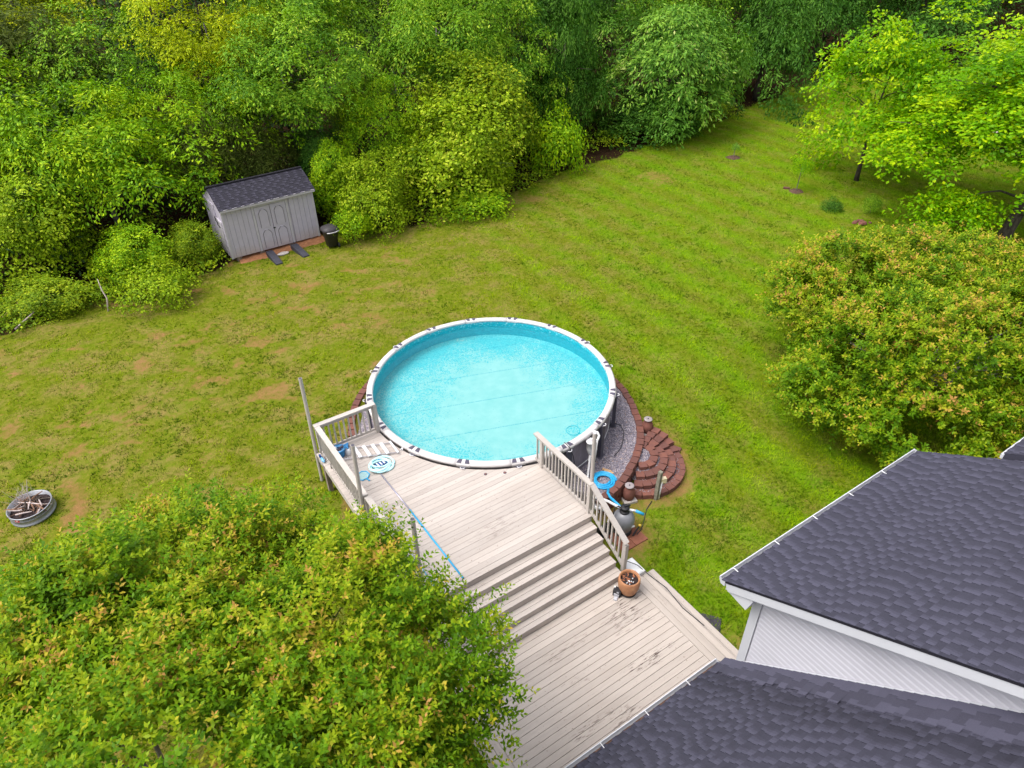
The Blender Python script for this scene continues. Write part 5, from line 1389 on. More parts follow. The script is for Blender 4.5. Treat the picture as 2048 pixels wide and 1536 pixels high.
# ------------------------------------------------------------------ gravel bed, edging wall and round steps
GZ = 0.085
gp = [(3.4 * math.cos(t), 3.4 * math.sin(t)) for t in np.linspace(R_(42), R_(-62), 24)]
outer = [(x - 0.02, y) for x, y in WALL]
m = MB(); m.prism(outer[::1] + gp[::-1], -0.3, GZ); o = m.build('gravel', 'gravel'); tag(o, kind='structure')
ar = np.linspace(R_(150), R_(300), 40)
m = MB(); m.prism([(4.12 * math.cos(t), 4.12 * math.sin(t)) for t in ar] + [(3.4 * math.cos(t), 3.4 * math.sin(t)) for t in ar[::-1]], -0.3, GZ + 0.03); o = m.build('gravel', 'gravel'); tag(o, kind='structure')
def pebbles():
    n = 9000
    x = rng.uniform(2.4, 5.4, n); y = rng.uniform(-3.7, 2.1, n)
    bed = pip(x, y, outer + gp[::-1]) & (np.hypot(x, y) > 3.5)
    d = np.hypot(x - RC[0], y - RC[1])
    stp = (d < 1.2) & ~pip(x, y, WALL + gp[::-1]) & (x > 3.6)
    k = bed | stp; x, y, d, bed = x[k], y[k], d[k], bed[k]; n = len(x)
    lev = np.where(d < 0.36, 0.0, np.where(d < 0.62, -0.09, np.where(d < 0.88, -0.19, -0.30)))
    z = np.where(bed, GZ, lev + 0.02)
    r = rng.uniform(0.010, 0.022, n)
    base = np.array([[1, 0, 0], [-0.5, 0.87, 0], [-0.5, -0.87, 0], [0, 0, 0.8]])
    F = [(0, 1, 3), (1, 2, 3), (2, 0, 3)]
    ang = rng.uniform(0, 6.28, n); c, s = np.cos(ang), np.sin(ang)
    P = base[None] * r[:, None, None]
    X = P[..., 0] * c[:, None] - P[..., 1] * s[:, None] + x[:, None]; Y = P[..., 0] * s[:, None] + P[..., 1] * c[:, None] + y[:, None]; Z = P[..., 2] + z[:, None]
    A = np.stack([X, Y, Z], -1)
    V = np.concatenate([A[:, list(f)] for f in F], 1).reshape(-1, 3)
    o = put('pebbles', np_mesh('pebbles', V, 3, 'gravel', np.repeat(rng.random(n), 3)))
    tag(o, 'loose mixed grey and purple gravel between the pool and the brick edging', 'gravel', kind='stuff')
pebbles()
wall = thing('retaining_wall', 'curved low wall of dark red blocks holding the gravel on the right of the pool', 'wall', (4.0, -1.0, -0.1))
brick_meshes = []
for k in range(4):
    m = MB(); m.box(-0.5, 0.5, -0.5, 0.5, -0.5, 0.5)
    vs = []
    for (x, y, z) in m.v:
        # trapezoid blocks with slightly worn corners
        vs.append((x * (1.0 if y > 0 else 0.90) + random.uniform(-.02, .02), y + random.uniform(-.02, .02), z + (random.uniform(-.04, .02) if z > 0 else 0)))
    m.v = vs; brick_meshes.append(m.mesh('brick', 'brick_red'))
def brick(parent, x, y, z, rz, L, D, H, origin):
    put('brick', random.choice(brick_meshes), parent, (x - origin[0], y - origin[1], z - origin[2]), (L, D, H), (random.uniform(-.02, .02), random.uniform(-.02, .02), rz))
def along(poly, step, off=0.0):
    pts = [Vector((p[0], p[1], 0)) for p in poly]; out = []; d = off
    for a, b in zip(pts, pts[1:]):
        L = (b - a).length
        while d < L:
            p = a.lerp(b, d / L); t = (b - a).normalized(); out.append((p.x, p.y, math.atan2(t.y, t.x))); d += step
        d -= L
    return out
for ci, (zc, off) in enumerate(((0.07, 0.0), (-0.05, 0.14), (-0.17, 0.0), (-0.29, 0.14), (-0.41, 0.0))):
    for (x, y, rz) in along(WALL, 0.275, off + 0.02):
        if ci > 0 and y > -0.6: continue
        dz = 0.035 * math.sin(3 * y) if ci == 0 else 0
        brick(wall, x + random.uniform(-.012, .012), y, zc + (0.0 if ci else 0), rz + math.pi + random.uniform(-.06, .06), 0.262, 0.205, 0.115, (4.0, -1.0, -0.1))
wall2 = thing('retaining_wall', 'dark red block edging seen through the back railing, left of the pool', 'wall', (-3.9, -1.3, 0.1))
for ci, zc in enumerate((0.20, 0.09)):
    for k in range(17):
        t = R_(158) + (k + 0.5 * ci) * R_(4.0)
        x, y = 4.22 * math.cos(t), 4.22 * math.sin(t)
        brick(wall2, x, y, zc, t + math.pi / 2, 0.27, 0.2, 0.112, (-3.9, -1.3, 0.1))
steps = thing('garden_steps', 'half round garden steps of dark red blocks filled with gravel', 'steps', (RC[0], RC[1], -0.4))
for (rad, zt, t0, t1, n) in ((0.44, 0.03, 78, -98, 6), (0.71, -0.07, 72, -103, 9), (0.96, -0.17, 66, -105, 12), (1.22, -0.28, 62, -104, 15)):
    for k in range(n):
        t = R_(t0 + (t1 - t0) * (k + 0.5) / n)
        x, y = RC[0] + rad * math.cos(t), RC[1] + rad * math.sin(t)
        L = abs(R_(t1 - t0)) * rad / n * 1.0
        # towards the upper (north) end the blocks lie flush with the rising ground
        up = float(sstep(10, 60, math.degrees(t))) * (0.05 - zt)
        brick(steps, x + random.uniform(-.01, .01), y + random.uniform(-.01, .01), zt - 0.06 + up + random.uniform(-.006, .006), t - math.pi / 2 + random.uniform(-.05, .05), L * 1.02, 0.235, 0.125, (RC[0], RC[1], -0.4))
        if math.degrees(t) < 10:
            brick(steps, x, y, zt - 0.185, t - math.pi / 2, L, 0.23, 0.12, (RC[0], RC[1], -0.4))
# loose flat stones at the upper end of the steps
for (x, y, rz, L) in ((4.52, -1.05, 0.5, 0.30), (4.62, -1.28, 0.3, 0.30), (4.86, -1.12, -0.2, 0.28), (5.12, -1.22, -0.4, 0.26), (5.38, -1.36, -0.5, 0.25)):
    brick(steps, x, y, g(x, y) + 0.03, rz, L, 0.24, 0.07, (RC[0], RC[1], -0.4))
m = MB(); ts = np.linspace(R_(70), R_(-105), 28)
for (r0, r1, z1) in ((0.0, 0.36, 0.0), (0.4, 0.63, -0.09), (0.7, 0.88, -0.19), (0.95, 1.14, -0.30)):
    pl = [(r1 * math.cos(t), r1 * math.sin(t)) for t in ts] + ([(r0 * math.cos(t), r0 * math.sin(t)) for t in ts[::-1]] if r0 else [(0, 0)])
    m.prism(pl[::-1], -0.2, z1 + 0.4)
m.build('gravel_fill', 'gravel', steps)

# terracotta lanterns
GJ = 'red clay jar lanterns beside the garden steps'
def jar(x, y, z, label):
    t = thing('clay_jar', label, 'jar', (x, y, z), 0.3, GJ)
    m = MB(); m.lathe([(0.13, 0.05), (0.155, 0.07), (0.175, 0.16), (0.178, 0.24), (0.15, 0.34), (0.11, 0.42), (0.095, 0.45), (0.10, 0.47)], 22); m.build('body', 'terracotta_red', t, True)
    for k in range(14):
        pass
    m = MB(); m.lathe([(0.08, 0.47), (0.122, 0.478), (0.128, 0.50), (0.105, 0.512), (0.03, 0.505), (0.0, 0.505)], 22); m.build('lid', 'jar_cap', t, True)
    m = MB(); m.lathe([(0.018, 0.505), (0.018, 0.53), (0.0, 0.535)], 8); m.build('lid_knob', 'pad_charcoal', t)
    m = MB(); m.box(-0.19, 0.19, -0.19, 0.19, -0.03, 0.05, 0.01); m.build('base_slab', 'slab_stone', t)
jar(4.60, -0.72, g(4.6, -.72) + 0.03, 'red clay jar on a slab at the top of the round steps')
jar(3.71, -3.22, -0.40, 'red clay jar at the foot of the round steps beside the filter tank')

# wooden stake with conduit and socket
t = thing('wooden_stake', 'weathered wooden stake with pipe and socket in front of the round steps', 'stake', (4.46, -3.22, -0.46), 0.2)
m = MB(); m.sweep_box((0, 0, -0.05), (0.05, 0.03, 1.0), 0.10, 0.10); m.build('post', 'post_wood', t)
m = MB(); m.tube([(0.075, -0.03, 0.0), (0.115, 0.0, 0.66)], 0.022, 8); m.build('conduit', 'white_plastic', t, True)
m = MB(); m.box(0.09, 0.24, -0.02, 0.09, 0.60, 0.76, 0.01); m.build('socket_box', 'outlet_cream', t)
m = MB(); m.tube([(4.35, -3.3, -0.42), (4.15, -3.6, -0.43), (4.02, -4.0, -0.44), (3.9, -4.3, -0.43), (3.75, -4.5, -0.40)], 0.012, 6); o = m.build('cable', 'cable_black', None, True)
tag(o, 'thin dark cable running from the wooden stake to the filter tank', 'cable')

# sand filter, pump, hoses
sf = thing('sand_filter', 'round grey filter tank with black valve top next to the stair railing', 'filter tank', (3.40, -4.36, -0.40), 0.3)
m = MB(); m.lathe([(0.20, 0.0), (0.22, 0.03), (0.20, 0.10), (0.235, 0.18), (0.275, 0.30), (0.285, 0.42), (0.27, 0.54), (0.22, 0.64), (0.14, 0.70), (0.10, 0.71)], 28); m.build('tank', 'tank_grey', sf, True)
m = MB(); m.lathe([(0.225, 0.0), (0.235, 0.02), (0.225, 0.07), (0.21, 0.10)], 28); m.build('base', 'black_plastic', sf, True)
m = MB(); m.lathe([(0.125, 0.69), (0.13, 0.73), (0.10, 0.75), (0.085, 0.76), (0.085, 0.83), (0.115, 0.84), (0.115, 0.87), (0.05, 0.885), (0.0, 0.885)], 20); v = m.build('valve', 'black_plastic', sf, True)
m = MB(); m.box(-0.02, 0.14, -0.022, 0.022, 0.885, 0.925, 0.008); m.build('valve_handle', 'black_plastic', v)
m = MB(); m.box(0.09, 0.19, -0.262, -0.245, 0.34, 0.385); m.build('label_plate', 'white_plastic', sf)
m = MB(); m.tube([(0.06, -0.04, 0.80), (0.18, -0.10, 0.79), (0.24, -0.13, 0.78)], 0.032, 10); m.build('port', 'white_plastic', sf, True)
m = MB(); m.tube([(0.24, -0.13, 0.78), (0.42, -0.24, 0.70)], 0.038, 10); m.build('waste_hose', 'blue_hose', sf, True)
m = MB(); m.tube([(-0.06, 0.06, 0.80), (-0.14, 0.14, 0.80), (-0.3, 0.30, 0.86), (-0.42, 0.52, 0.80), (-0.52, 0.80, 0.62), (-0.62, 1.0, 0.5)], 0.036, 10); m.build('return_hose', 'offwhite_hose', sf, True)
m = MB(); m.tube([(-0.05, 0.0, 0.80), (-0.16, 0.06, 0.90), (-0.26, 0.05, 0.86), (-0.33, 0.0, 0.6), (-0.36, -0.05, 0.3)], 0.017, 8); m.build('pressure_hose', 'black_plastic', sf, True)
pm = thing('pool_pump', 'black pool pump with white fittings behind the stair railing', 'pump', (2.94, -4.42, -0.38), 0.6)
m = MB(); m.tube([(-0.22, 0, 0.17), (0.10, 0, 0.17)], 0.10, 16); m.build('motor', 'black_plastic', pm, True)
m = MB(); m.lathe([(0.09, 0.05), (0.11, 0.10), (0.11, 0.30), (0.125, 0.31), (0.12, 0.34), (0.0, 0.345)], 18, (0.24, 0, 0)); m.build('strainer', 'leg_charcoal', pm, True)
m = MB(); m.tube([(0.24, 0, 0.26), (0.30, 0.14, 0.34), (0.16, 0.34, 0.46), (0.0, 0.52, 0.52)], 0.032, 10); m.build('pipe', 'white_plastic', pm, True)
m = MB(); m.tube([(0.10, 0, 0.27), (0.10, 0, 0.40), (0.02, -0.06, 0.44)], 0.03, 10); m.build('pipe', 'white_plastic', pm, True)
m = MB(); m.box(-0.24, 0.34, -0.12, 0.12, 0.0, 0.05); m.build('foot', 'black_plastic', pm)
m = MB()
pv = thing('paver_pad', 'red paving slabs under the filter tank', 'paving', (3.45, -4.4, -0.46), TH)
for i in range(2):
    for j in range(3):
        m = MB(); m.box(-0.45 + i * 0.41, -0.45 + i * 0.41 + 0.40, -0.50 + j * 0.30, -0.50 + j * 0.30 + 0.29, -0.06, 0.045 + random.uniform(-.006, .006), 0.006); m.build('paver', 'paver_red', pv)
m = MB(); m.tube([(3.64, -4.56, -0.375), (3.73, -4.42, -0.36), (3.83, -4.29, -0.35)], 0.02, 8); o = m.build('torch', 'black_plastic'); tag(o, 'small black stick with yellow end lying on the red pavers', 'stick')
m = MB(); m.box(-0.03, 0.03, -0.03, 0.03, -0.02, 0.03); m.build('end_cap', 'yellow_plastic', o, loc=(3.86, -4.25, -0.345))
def coil(name, label, c, radii, rad, mat, turns, jitter, zstep, ell=1.0, rot=0.0, tail=None, group=None, cat='hose'):
    pts = []; n = 26
    for k in range(turns):
        r = radii[0] + (radii[1] - radii[0]) * (k / max(1, turns - 1))
        ox, oy = random.uniform(-jitter, jitter), random.uniform(-jitter, jitter)
        ex = 1 + random.uniform(-jitter, jitter) * 0.9
        for i in range(n):
            t = 2 * math.pi * i / n
            f = i / n
            r_t = r + ((radii[1] - radii[0]) / max(1, turns - 1)) * f
            x = r_t * math.cos(t) * ex; y = r_t * math.sin(t) * ell
            w = math.sin(math.pi * f)
            pts.append(Vector((c[0] + x * math.cos(rot) - y * math.sin(rot) + ox * w, c[1] + x * math.sin(rot) + y * math.cos(rot) + oy * w, c[2] + rad + zstep * k * (0.6 + 0.4 * w) )))
    if tail: pts += [Vector(p) for p in tail]
    m = MB(); m.tube(pts, rad, 8)
    o = m.build(name, mat, None, True); tag(o, label, cat, group)
    return o
coil('hose', 'bright blue hose coiled on the gravel behind the right railing', (3.03, -3.05, 0.085), (0.35, 0.225), 0.031, 'blue_hose', 3, 0.02, 0.02, 1.0, 0.0)
m = MB(); m.tube([(3.12, -3.38, 0.12), (3.08, -3.55, 0.16), (3.12, -3.75, 0.2), (3.2, -3.95, 0.26), (3.3, -4.2, 0.33)], 0.036, 8); o = m.build('hose', 'blue_hose', None, True); tag(o, 'short length of blue hose leading from the coil to the filter tank', 'hose')
for (x, y, rz, lb) in ((3.17, -2.63, -0.45, 'short tan board on the gravel nearer the pool'), (3.21, -2.70, -0.42, 'short tan board on the gravel nearer the blue hose coil')):
    m = MB(); m.box(-0.13, 0.13, -0.033, 0.033, 0, 0.035, 0.004); o = m.build('board', 'plank_tan', None, loc=(x, y, GZ + 0.008)); o.rotation_euler = (0, 0, rz); tag(o, lb, 'board')
m = MB(); m.box(-0.35, 0.1, -0.16, 0.16, -0.03, 0.012, 0.004); o = m.build('rubber_mat', 'mat_black'); x, y, _ = W(0.33, 8.85); o.location = (x, y, g(x, y) + 0.02); o.rotation_euler = (0, 0, TH - 0.9); o.scale = (1.1, 1.6, 1); tag(o, 'black mat lying on the ground beside the lower deck steps', 'mat')

# ------------------------------------------------------------------ things on the upper deck
def dthing(name, label, cat, a, b, z, rz=0.0, group=None):
    return thing(name, label, cat, W(a, b, z), TH + rz, group)
# local x = a, y = -b
lad = dthing('ladder', 'white pool ladder lying flat on the upper deck planks', 'ladder', -4.30, 0.68, UZ)
def ll(a, b): return (a + 4.30, -(b - 0.68))
A_, B_ = (-5.0, 0.21), (-3.64, 0.77); C_, D__ = (-4.98, 0.64), (-3.66, 1.22)
for p, q in ((A_, B_), (C_, D__)):
    m = MB(); x0, y0 = ll(*p); x1, y1 = ll(*q); m.tube([(x0, y0, 0.05), (x1, y1, 0.05)], 0.014, 8); m.build('rail', 'joint_grey', lad, True)
for (p, q) in (((-4.53, 0.39), (-4.54, 0.87)), ((-4.31, 0.49), (-4.32, 0.96)), ((-4.09, 0.575), (-4.10, 1.04)), ((-3.88, 0.66), (-3.90, 1.14))):
    m = MB(); x0, y0 = ll(*p); x1, y1 = ll(*q); m.sweep_box((x0, y0, 0.068), (x1, y1, 0.068), 0.085, 0.03); m.build('tread', 'white_plastic', lad)
m = MB(); x0, y0 = ll(-3.655, 0.73); x1, y1 = ll(-3.665, 1.26); m.sweep_box((x0, y0, 0.07), (x1, y1, 0.07), 0.05, 0.035); m.build('end_bar', 'white_plastic', lad)
t = dthing('ladder_clip', 'small white plastic piece lying at the end of the ladder', 'clip', -3.50, 1.13, UZ)
m = MB(); m.tube([(-0.06, -0.02, 0.02), (0.0, 0.02, 0.035), (0.06, -0.01, 0.02)], 0.013, 6); m.tube([(-0.02, -0.06, 0.02), (0.01, 0.0, 0.04), (0.03, 0.05, 0.02)], 0.012, 6); m.build('body', 'white_plastic', t)
bk = dthing('bucket', 'blue bucket filled with pool gear at the left railing', 'bucket', -4.93, 0.44, UZ)
m = MB(); m.lathe([(0.105, 0.0), (0.115, 0.02), (0.15, 0.24), (0.165, 0.245), (0.165, 0.26), (0.145, 0.26), (0.11, 0.05), (0.0, 0.05)], 22); m.build('pail', 'blue_plastic', bk, True)
m = MB(); m.tube([(-0.05, 0.02, 0.10), (0.03, 0.05, 0.22), (0.10, -0.02, 0.30)], 0.03, 8); m.tube([(0.04, -0.07, 0.10), (-0.02, -0.02, 0.27)], 0.025, 8); m.build('tools', 'pad_charcoal', bk, True)
m = MB(); m.tube([(-0.02, 0.07, 0.15), (-0.08, 0.05, 0.30)], 0.022, 8); m.build('bottle', 'white_plastic', bk, True)
m = MB(); m.tube([(0.13 * math.cos(k * .35), 0.13 * math.sin(k * .35), 0.20 + 0.004 * k) for k in range(17)], 0.018, 7); m.build('hose_piece', 'bottle_blue', bk, True)
sc_ = dthing('scoop', 'flat blue scoop leaning behind the blue bucket', 'scoop', -4.80, 0.20, UZ, -0.25)
m = MB()
vs = [(-0.20, -0.05, 0.01), (0.16, -0.075, 0.015), (0.20, 0.06, 0.03), (-0.16, 0.02, 0.02), (-0.20, -0.05, 0.045), (0.16, -0.075, 0.075), (0.20, 0.06, 0.12), (-0.16, 0.02, 0.05)]
m.add(vs, [(3, 2, 1, 0), (4, 5, 6, 7), (0, 1, 5, 4), (1, 2, 6, 5), (2, 3, 7, 6), (3, 0, 4, 7)]); m.build('blade', 'blue_plastic', sc_)
m = MB(); m.tube([(-0.18, -0.01, 0.03), (-0.34, -0.03, 0.03)], 0.018, 8); m.build('handle', 'blue_plastic', sc_, True)
wb = dthing('bottle', 'small white bottle with blue cap between the bucket and the ladder', 'bottle', -4.73, 0.50, UZ)
m = MB(); m.lathe([(0.06, 0.0), (0.065, 0.02), (0.065, 0.15), (0.03, 0.19)], 16); m.build('body', 'white_plastic', wb, True)
m = MB(); m.lathe([(0.026, 0.19), (0.026, 0.225), (0.0, 0.228)], 12); m.build('cap', 'blue_plastic', wb)
wb = dthing('bottle', 'pale blue bottle with dark spray head on the ledge outside the railing', 'bottle', -5.385, 0.36, UZ)
m = MB(); m.tube([(-0.005, 0.05, 0.055), (0, -0.06, 0.055), (0.0, -0.13, 0.05)], [0.04, 0.045, 0.02], 14); m.build('body', 'bottle_blue', wb, True)
m = MB(); m.box(-0.03, 0.02, 0.12, 0.20, 0.02, 0.09, 0.01); m.tube([(0, 0.05, 0.055), (0, 0.12, 0.055)], 0.016, 8); m.build('spray_head', 'navy_plastic', wb)
cx, cy, _ = W(-4.26, 1.40)
coil('hose', 'tangled pale blue pool hose coiled on the upper deck', (cx, cy, UZ + 0.002), (0.37, 0.22), 0.023, 'pale_blue_hose', 6, 0.13, 0.018, 0.80, 0.25)
vh = dthing('vacuum_head', 'dark blue pool vacuum head inside the pale hose coil', 'vacuum head', -4.20, 1.36, UZ, 0.15)
m = MB(); m.box(-0.17, 0.15, -0.085, 0.085, 0.01, 0.06, 0.01); m.build('body', 'navy_plastic', vh)
for k in range(3):
    m = MB(); m.box(-0.12 + k * 0.085, -0.085 + k * 0.085, -0.075, 0.075, 0.0605, 0.078, 0.005); m.build('brush', 'white_plastic', vh)
m = MB(); m.tube([(0.0, 0.06, 0.06), (0.03, 0.16, 0.10)], 0.03, 10); m.build('neck', 'blue_plastic', vh, True)
nt_ = dthing('skimmer_net', 'flat blue leaf skimmer net lying beside the hose coil', 'net', -4.755, 1.50, UZ)
fr_pts = [(-0.13, 0.14), (0.03, 0.185), (0.13, 0.12), (0.155, -0.02), (0.06, -0.12), (-0.08, -0.13), (-0.155, -0.05), (-0.16, 0.07)]
m = MB(); P2 = [Vector((x, y, 0.016)) for x, y in fr_pts]; m.tube(P2 + P2[:1], 0.014, 8, False); m.build('frame', 'teal_plastic', nt_, True)
bpy.data.objects['frame'].data.materials[0] = MATS['blue_hose']
m = MB(); m.prism([(x * 0.97, y * 0.97) for x, y in fr_pts[::-1]], 0.006, 0.010); m.build('mesh', 'net_mesh', nt_)
m = MB(); m.tube([(0.02, -0.125, 0.018), (0.06, -0.24, 0.018)], 0.018, 8); m.build('socket', 'blue_hose', nt_, True)
pl = dthing('pole', 'long silver and blue pool pole lying from the hose coil towards the stairs', 'pole', -4.35, 3.4, UZ)
m = MB(); m.tube([(-0.02, 1.72, 0.020), (0.02, 0.2, 0.020)], 0.018, 10); m.build('silver_tube', 'aluminium', pl, True)
m = MB(); m.tube([(0.02, 0.2, 0.0225), (0.05, -2.25, 0.0225)], 0.021, 10); m.build('blue_tube', 'blue_hose', pl, True)
pl = dthing('pole', 'thin pale pole lying along the foot of the left railing', 'pole', -4.95, 3.6, UZ)
m = MB(); m.tube([(0.0, 1.15, 0.016), (0.02, -0.25, 0.016)], 0.012, 8); m.build('rod', 'aluminium', pl, True)
m = MB(); m.tube([(0.02, -0.25, 0.018), (0.05, -1.9, 0.018)], 0.015, 8); m.build('sleeve', 'blue_hose', pl, True)
for (a, b, lb) in ((-2.19, 3.17, 'round reddish cap lying on the deck at the pool rim, the left one'), (-1.76, 3.40, 'round reddish cap lying on the deck at the pool rim, the right one')):
    t = dthing('cap', lb, 'cap', a, b, UZ, 0, 'round caps on the deck')
    m = MB(); m.lathe([(0.042, 0.0), (0.042, 0.006), (0.03, 0.008)], 16); m.build('rim', 'pad_charcoal', t)
    m = MB(); m.lathe([(0.028, 0.0085), (0.026, 0.012), (0.0, 0.012)], 16); m.build('centre', 'terracotta_red', t)

# ------------------------------------------------------------------ things at the foot of the stairs
pot = dthing('planter_pot', 'big round terracotta pot of dark soil at the foot of the stairs', 'pot', -1.05, 7.36, LZ)
m = MB(); m.lathe([(0.15, 0.03), (0.19, 0.08), (0.235, 0.22), (0.25, 0.36), (0.245, 0.46), (0.235, 0.495), (0.225, 0.502), (0.205, 0.495), (0.20, 0.42), (0.19, 0.385)], 30); m.f = [f for f in m.f if len(f) == 4 or True]
m.build('pot', 'terracotta', pot, True)
m = MB(); m.lathe([(0.17, 0.0), (0.185, 0.01), (0.195, 0.045), (0.185, 0.05), (0.16, 0.03)], 26); m.build('saucer', 'black_plastic', pot, True)
m = MB(); m.lathe([(0.201, 0.42), (0.12, 0.435), (0.0, 0.43)], 26); m.build('soil', 'ash_soil', pot)
m = MB()
for k in range(26):
    a = random.uniform(0, 6.28); r = random.uniform(0, 0.17); p = Vector((r * math.cos(a) - 0.02, r * math.sin(a) + 0.03, 0.438))
    d = Vector((random.uniform(-1, 1), random.uniform(-1, 1), random.uniform(-0.1, 0.25))) * 0.05
    n_ = Vector((0, 0, 1)); s_ = d.cross(n_).normalized() * 0.018
    m.add([tuple(p - d), tuple(p + s_ + Vector((0, 0, .012))), tuple(p + d), tuple(p - s_ + Vector((0, 0, .004)))], [(0, 1, 2, 3)])
m.build('dead_leaves', 'dead_leaf', pot)
m = MB()
for k in range(9):
    a = random.uniform(3.4, 6.2); r = random.uniform(0.03, 0.15); x, y = r * math.cos(a), r * math.sin(a)
    m.box(x - 0.011, x + 0.011, y - 0.009, y + 0.009, 0.43, 0.452)
m.build('white_pebbles', 'white_plastic', pot)
bx = dthing('timer_box', 'small black box with pale grey panels leaning against the terracotta pot', 'box', -1.33, 7.30, LZ, 0.55)
m = MB(); m.box(-0.03, 0.10, -0.09, 0.09, 0.0, 0.20, 0.015); m.build('case', 'black_plastic', bx)
m = MB(); m.box(-0.048, -0.031, -0.06, 0.06, 0.02, 0.10, 0.004); m.build('panel', 'grey_panel', bx)
m = MB(); m.box(-0.042, -0.031, -0.05, 0.0, 0.135, 0.175); m.build('screen', 'grey_panel', bx)
m = MB(); m.box(-0.15, -0.05, -0.045, 0.035, 0.0, 0.035, 0.005); m.build('tray', 'grey_panel', bx)
m = MB(); m.lathe([(0.02, 0.20), (0.02, 0.235), (0.0, 0.24)], 12, (0.05, 0.07, 0)); m.build('knob', 'white_plastic', bx)
cb = thing('storage_box', 'white lidded box standing behind the terracotta pot and the stair post', 'box', (W(-0.46, 6.88)[0], W(-0.46, 6.88)[1], -0.36), TH)
m = MB(); m.box(-0.16, 0.16, -0.22, 0.22, 0.0, 0.50, 0.02); m.build('body', 'white_plastic', cb)
m = MB(); m.box(-0.175, 0.175, -0.235, 0.235, 0.505, 0.56, 0.025); m.build('lid', 'white_plastic', cb)
m = MB(); p = W(-0.62, 6.3, 0.0)
pts = [(-0.70, 6.42, -0.1), (-0.62, 6.62, 0.32), (-0.40, 6.95, 0.28), (-0.26, 7.2, 0.10), (-0.16, 7.7, 0.065), (-0.24, 8.3, 0.062), (-0.18, 8.9, 0.062)]
m.tube([W(*q) for q in pts], 0.010, 6); o = m.build('cable', 'cable_black', None, True); tag(o, 'thin cable trailing past the white box onto the lower deck step', 'cable')

# ------------------------------------------------------------------ fire ring
FX, FY = -11.82, -3.92
fz = g(FX, FY)
fr = thing('fire_ring', 'galvanised fire ring full of ash and sticks on the left lawn', 'fire ring', (FX, FY, fz), 0.0, rot=(R_(1), R_(-2), 0))
m = MB(); m.lathe([(0.515, 0.0), (0.53, 0.01), (0.53, 0.05), (0.51, 0.06), (0.515, 0.17), (0.525, 0.18), (0.51, 0.19), (0.51, 0.27), (0.528, 0.275), (0.528, 0.295), (0.500, 0.295), (0.498, 0.02)], 48); m.build('ring', 'galvanised', fr, True)
m = MB()
vs = [(0, 0, 0.17)]
for i in range(1, 5):
    for k in range(20):
        t_ = 2 * math.pi * k / 20; r = 0.498 * i / 4
        vs.append((r * math.cos(t_), r * math.sin(t_), 0.15 + random.uniform(-.02, .07) * (1 if i < 4 else 0.3) + 0.03 * (1 - i / 4)))
fs = [(0, 1 + k, 1 + (k + 1) % 20) for k in range(20)]
for i in range(3):
    for k in range(20): fs.append((1 + i * 20 + k, 1 + (i + 1) * 20 + k, 1 + (i + 1) * 20 + (k + 1) % 20, 1 + i * 20 + (k + 1) % 20))
m.add(vs, fs); m.build('ash', 'ash_soil', fr, True)
# lettering and red badge on the front of the ring
def bend_text(txt, size, mid, z0, mat, name, rad):
    cu = bpy.data.curves.new('t', 'FONT'); cu.body = txt; cu.size = size; cu.extrude = 0.0
    to = bpy.data.objects.new('t', cu); COL.objects.link(to)
    bpy.context.view_layer.update()
    me = to.evaluated_get(bpy.context.evaluated_depsgraph_get()).to_mesh()
    vs = [tuple(v.co) for v in me.vertices]; fs = [tuple(p.vertices) for p in me.polygons]
    w = max(v[0] for v in vs)
    m = MB(); out = []
    for (x, y, z) in vs:
        t_ = mid + (x - w / 2) / rad
        out.append((rad * math.cos(t_), rad * math.sin(t_), z0 + y))
    m.add(out, fs)
    to.to_mesh_clear()
    bpy.data.objects.remove(to); bpy.data.curves.remove(cu)
    return m.build(name, mat, fr)
bend_text('COUNTYLINE', 0.088, R_(-50), 0.195, 'ink_navy', 'lettering', 0.5135)
m = MB()
for (r_, w_, h_0, h_1, mt, nm) in ((0.5138, 0.065, 0.190, 0.272, 'red_label', 'badge'), (0.5150, 0.028, 0.215, 0.248, 'white_plastic', 'badge_mark')):
    m = MB(); vs = []
    for k in range(5):
        t_ = R_(-97) + (k / 4 - 0.5) * 2 * w_ / r_
        for (dz, tap) in ((h_0, 1.0), (h_1, 0.75)):
            tt = R_(-97) + (k / 4 - 0.5) * 2 * w_ * tap / r_
            vs.append((r_ * math.cos(tt), r_ * math.sin(tt), dz))
    m.add(vs, [(2 * k, 2 * k + 2, 2 * k + 3, 2 * k + 1) for k in range(4)]); m.build(nm, mt, fr)
for k in range(40):
    a = random.uniform(0, 6.28); r = random.uniform(0.0, 0.38); L = random.uniform(0.25, 0.65); az = random.uniform(0, 6.28); el = random.uniform(-0.05, 0.3)
    p = Vector((FX + r * math.cos(a), FY + r * math.sin(a), fz + 0.24 + random.uniform(0, 0.08)))
    d = Vector((math.cos(az) * math.cos(el), math.sin(az) * math.cos(el), math.sin(el))) * L / 2
    m = MB(); s_ = random.choice((0.006, 0.009, 0.013, 0.02))
    m.tube([tuple(-d), (random.gauss(0, .012), random.gauss(0, .012), random.gauss(0, .012)), tuple(d)], [s_, s_, s_ * 0.5], 5)
    mt = random.choice(('stick_brown', 'stick_brown', 'bark_dark', 'stick_pale'))
    o = m.build('stick', mt, None, loc=p)
    lb = {'stick_brown': 'dry brown', 'bark_dark': 'charred dark', 'stick_pale': 'bleached pale'}[mt] + {0.006: ' twig', 0.009: ' thin stick', 0.013: ' stick', 0.02: ' thick stick'}[s_] + ' in the heap inside the fire ring'
    tag(o, lb, 'stick', 'sticks in the fire ring')
m = MB(); m.tube([(0, 0, 0), (0.03, 0.06, 0.25), (0.0, 0.12, 0.42), (0.05, 0.25, 0.75)], [0.012, 0.01, 0.008, 0.004], 6)
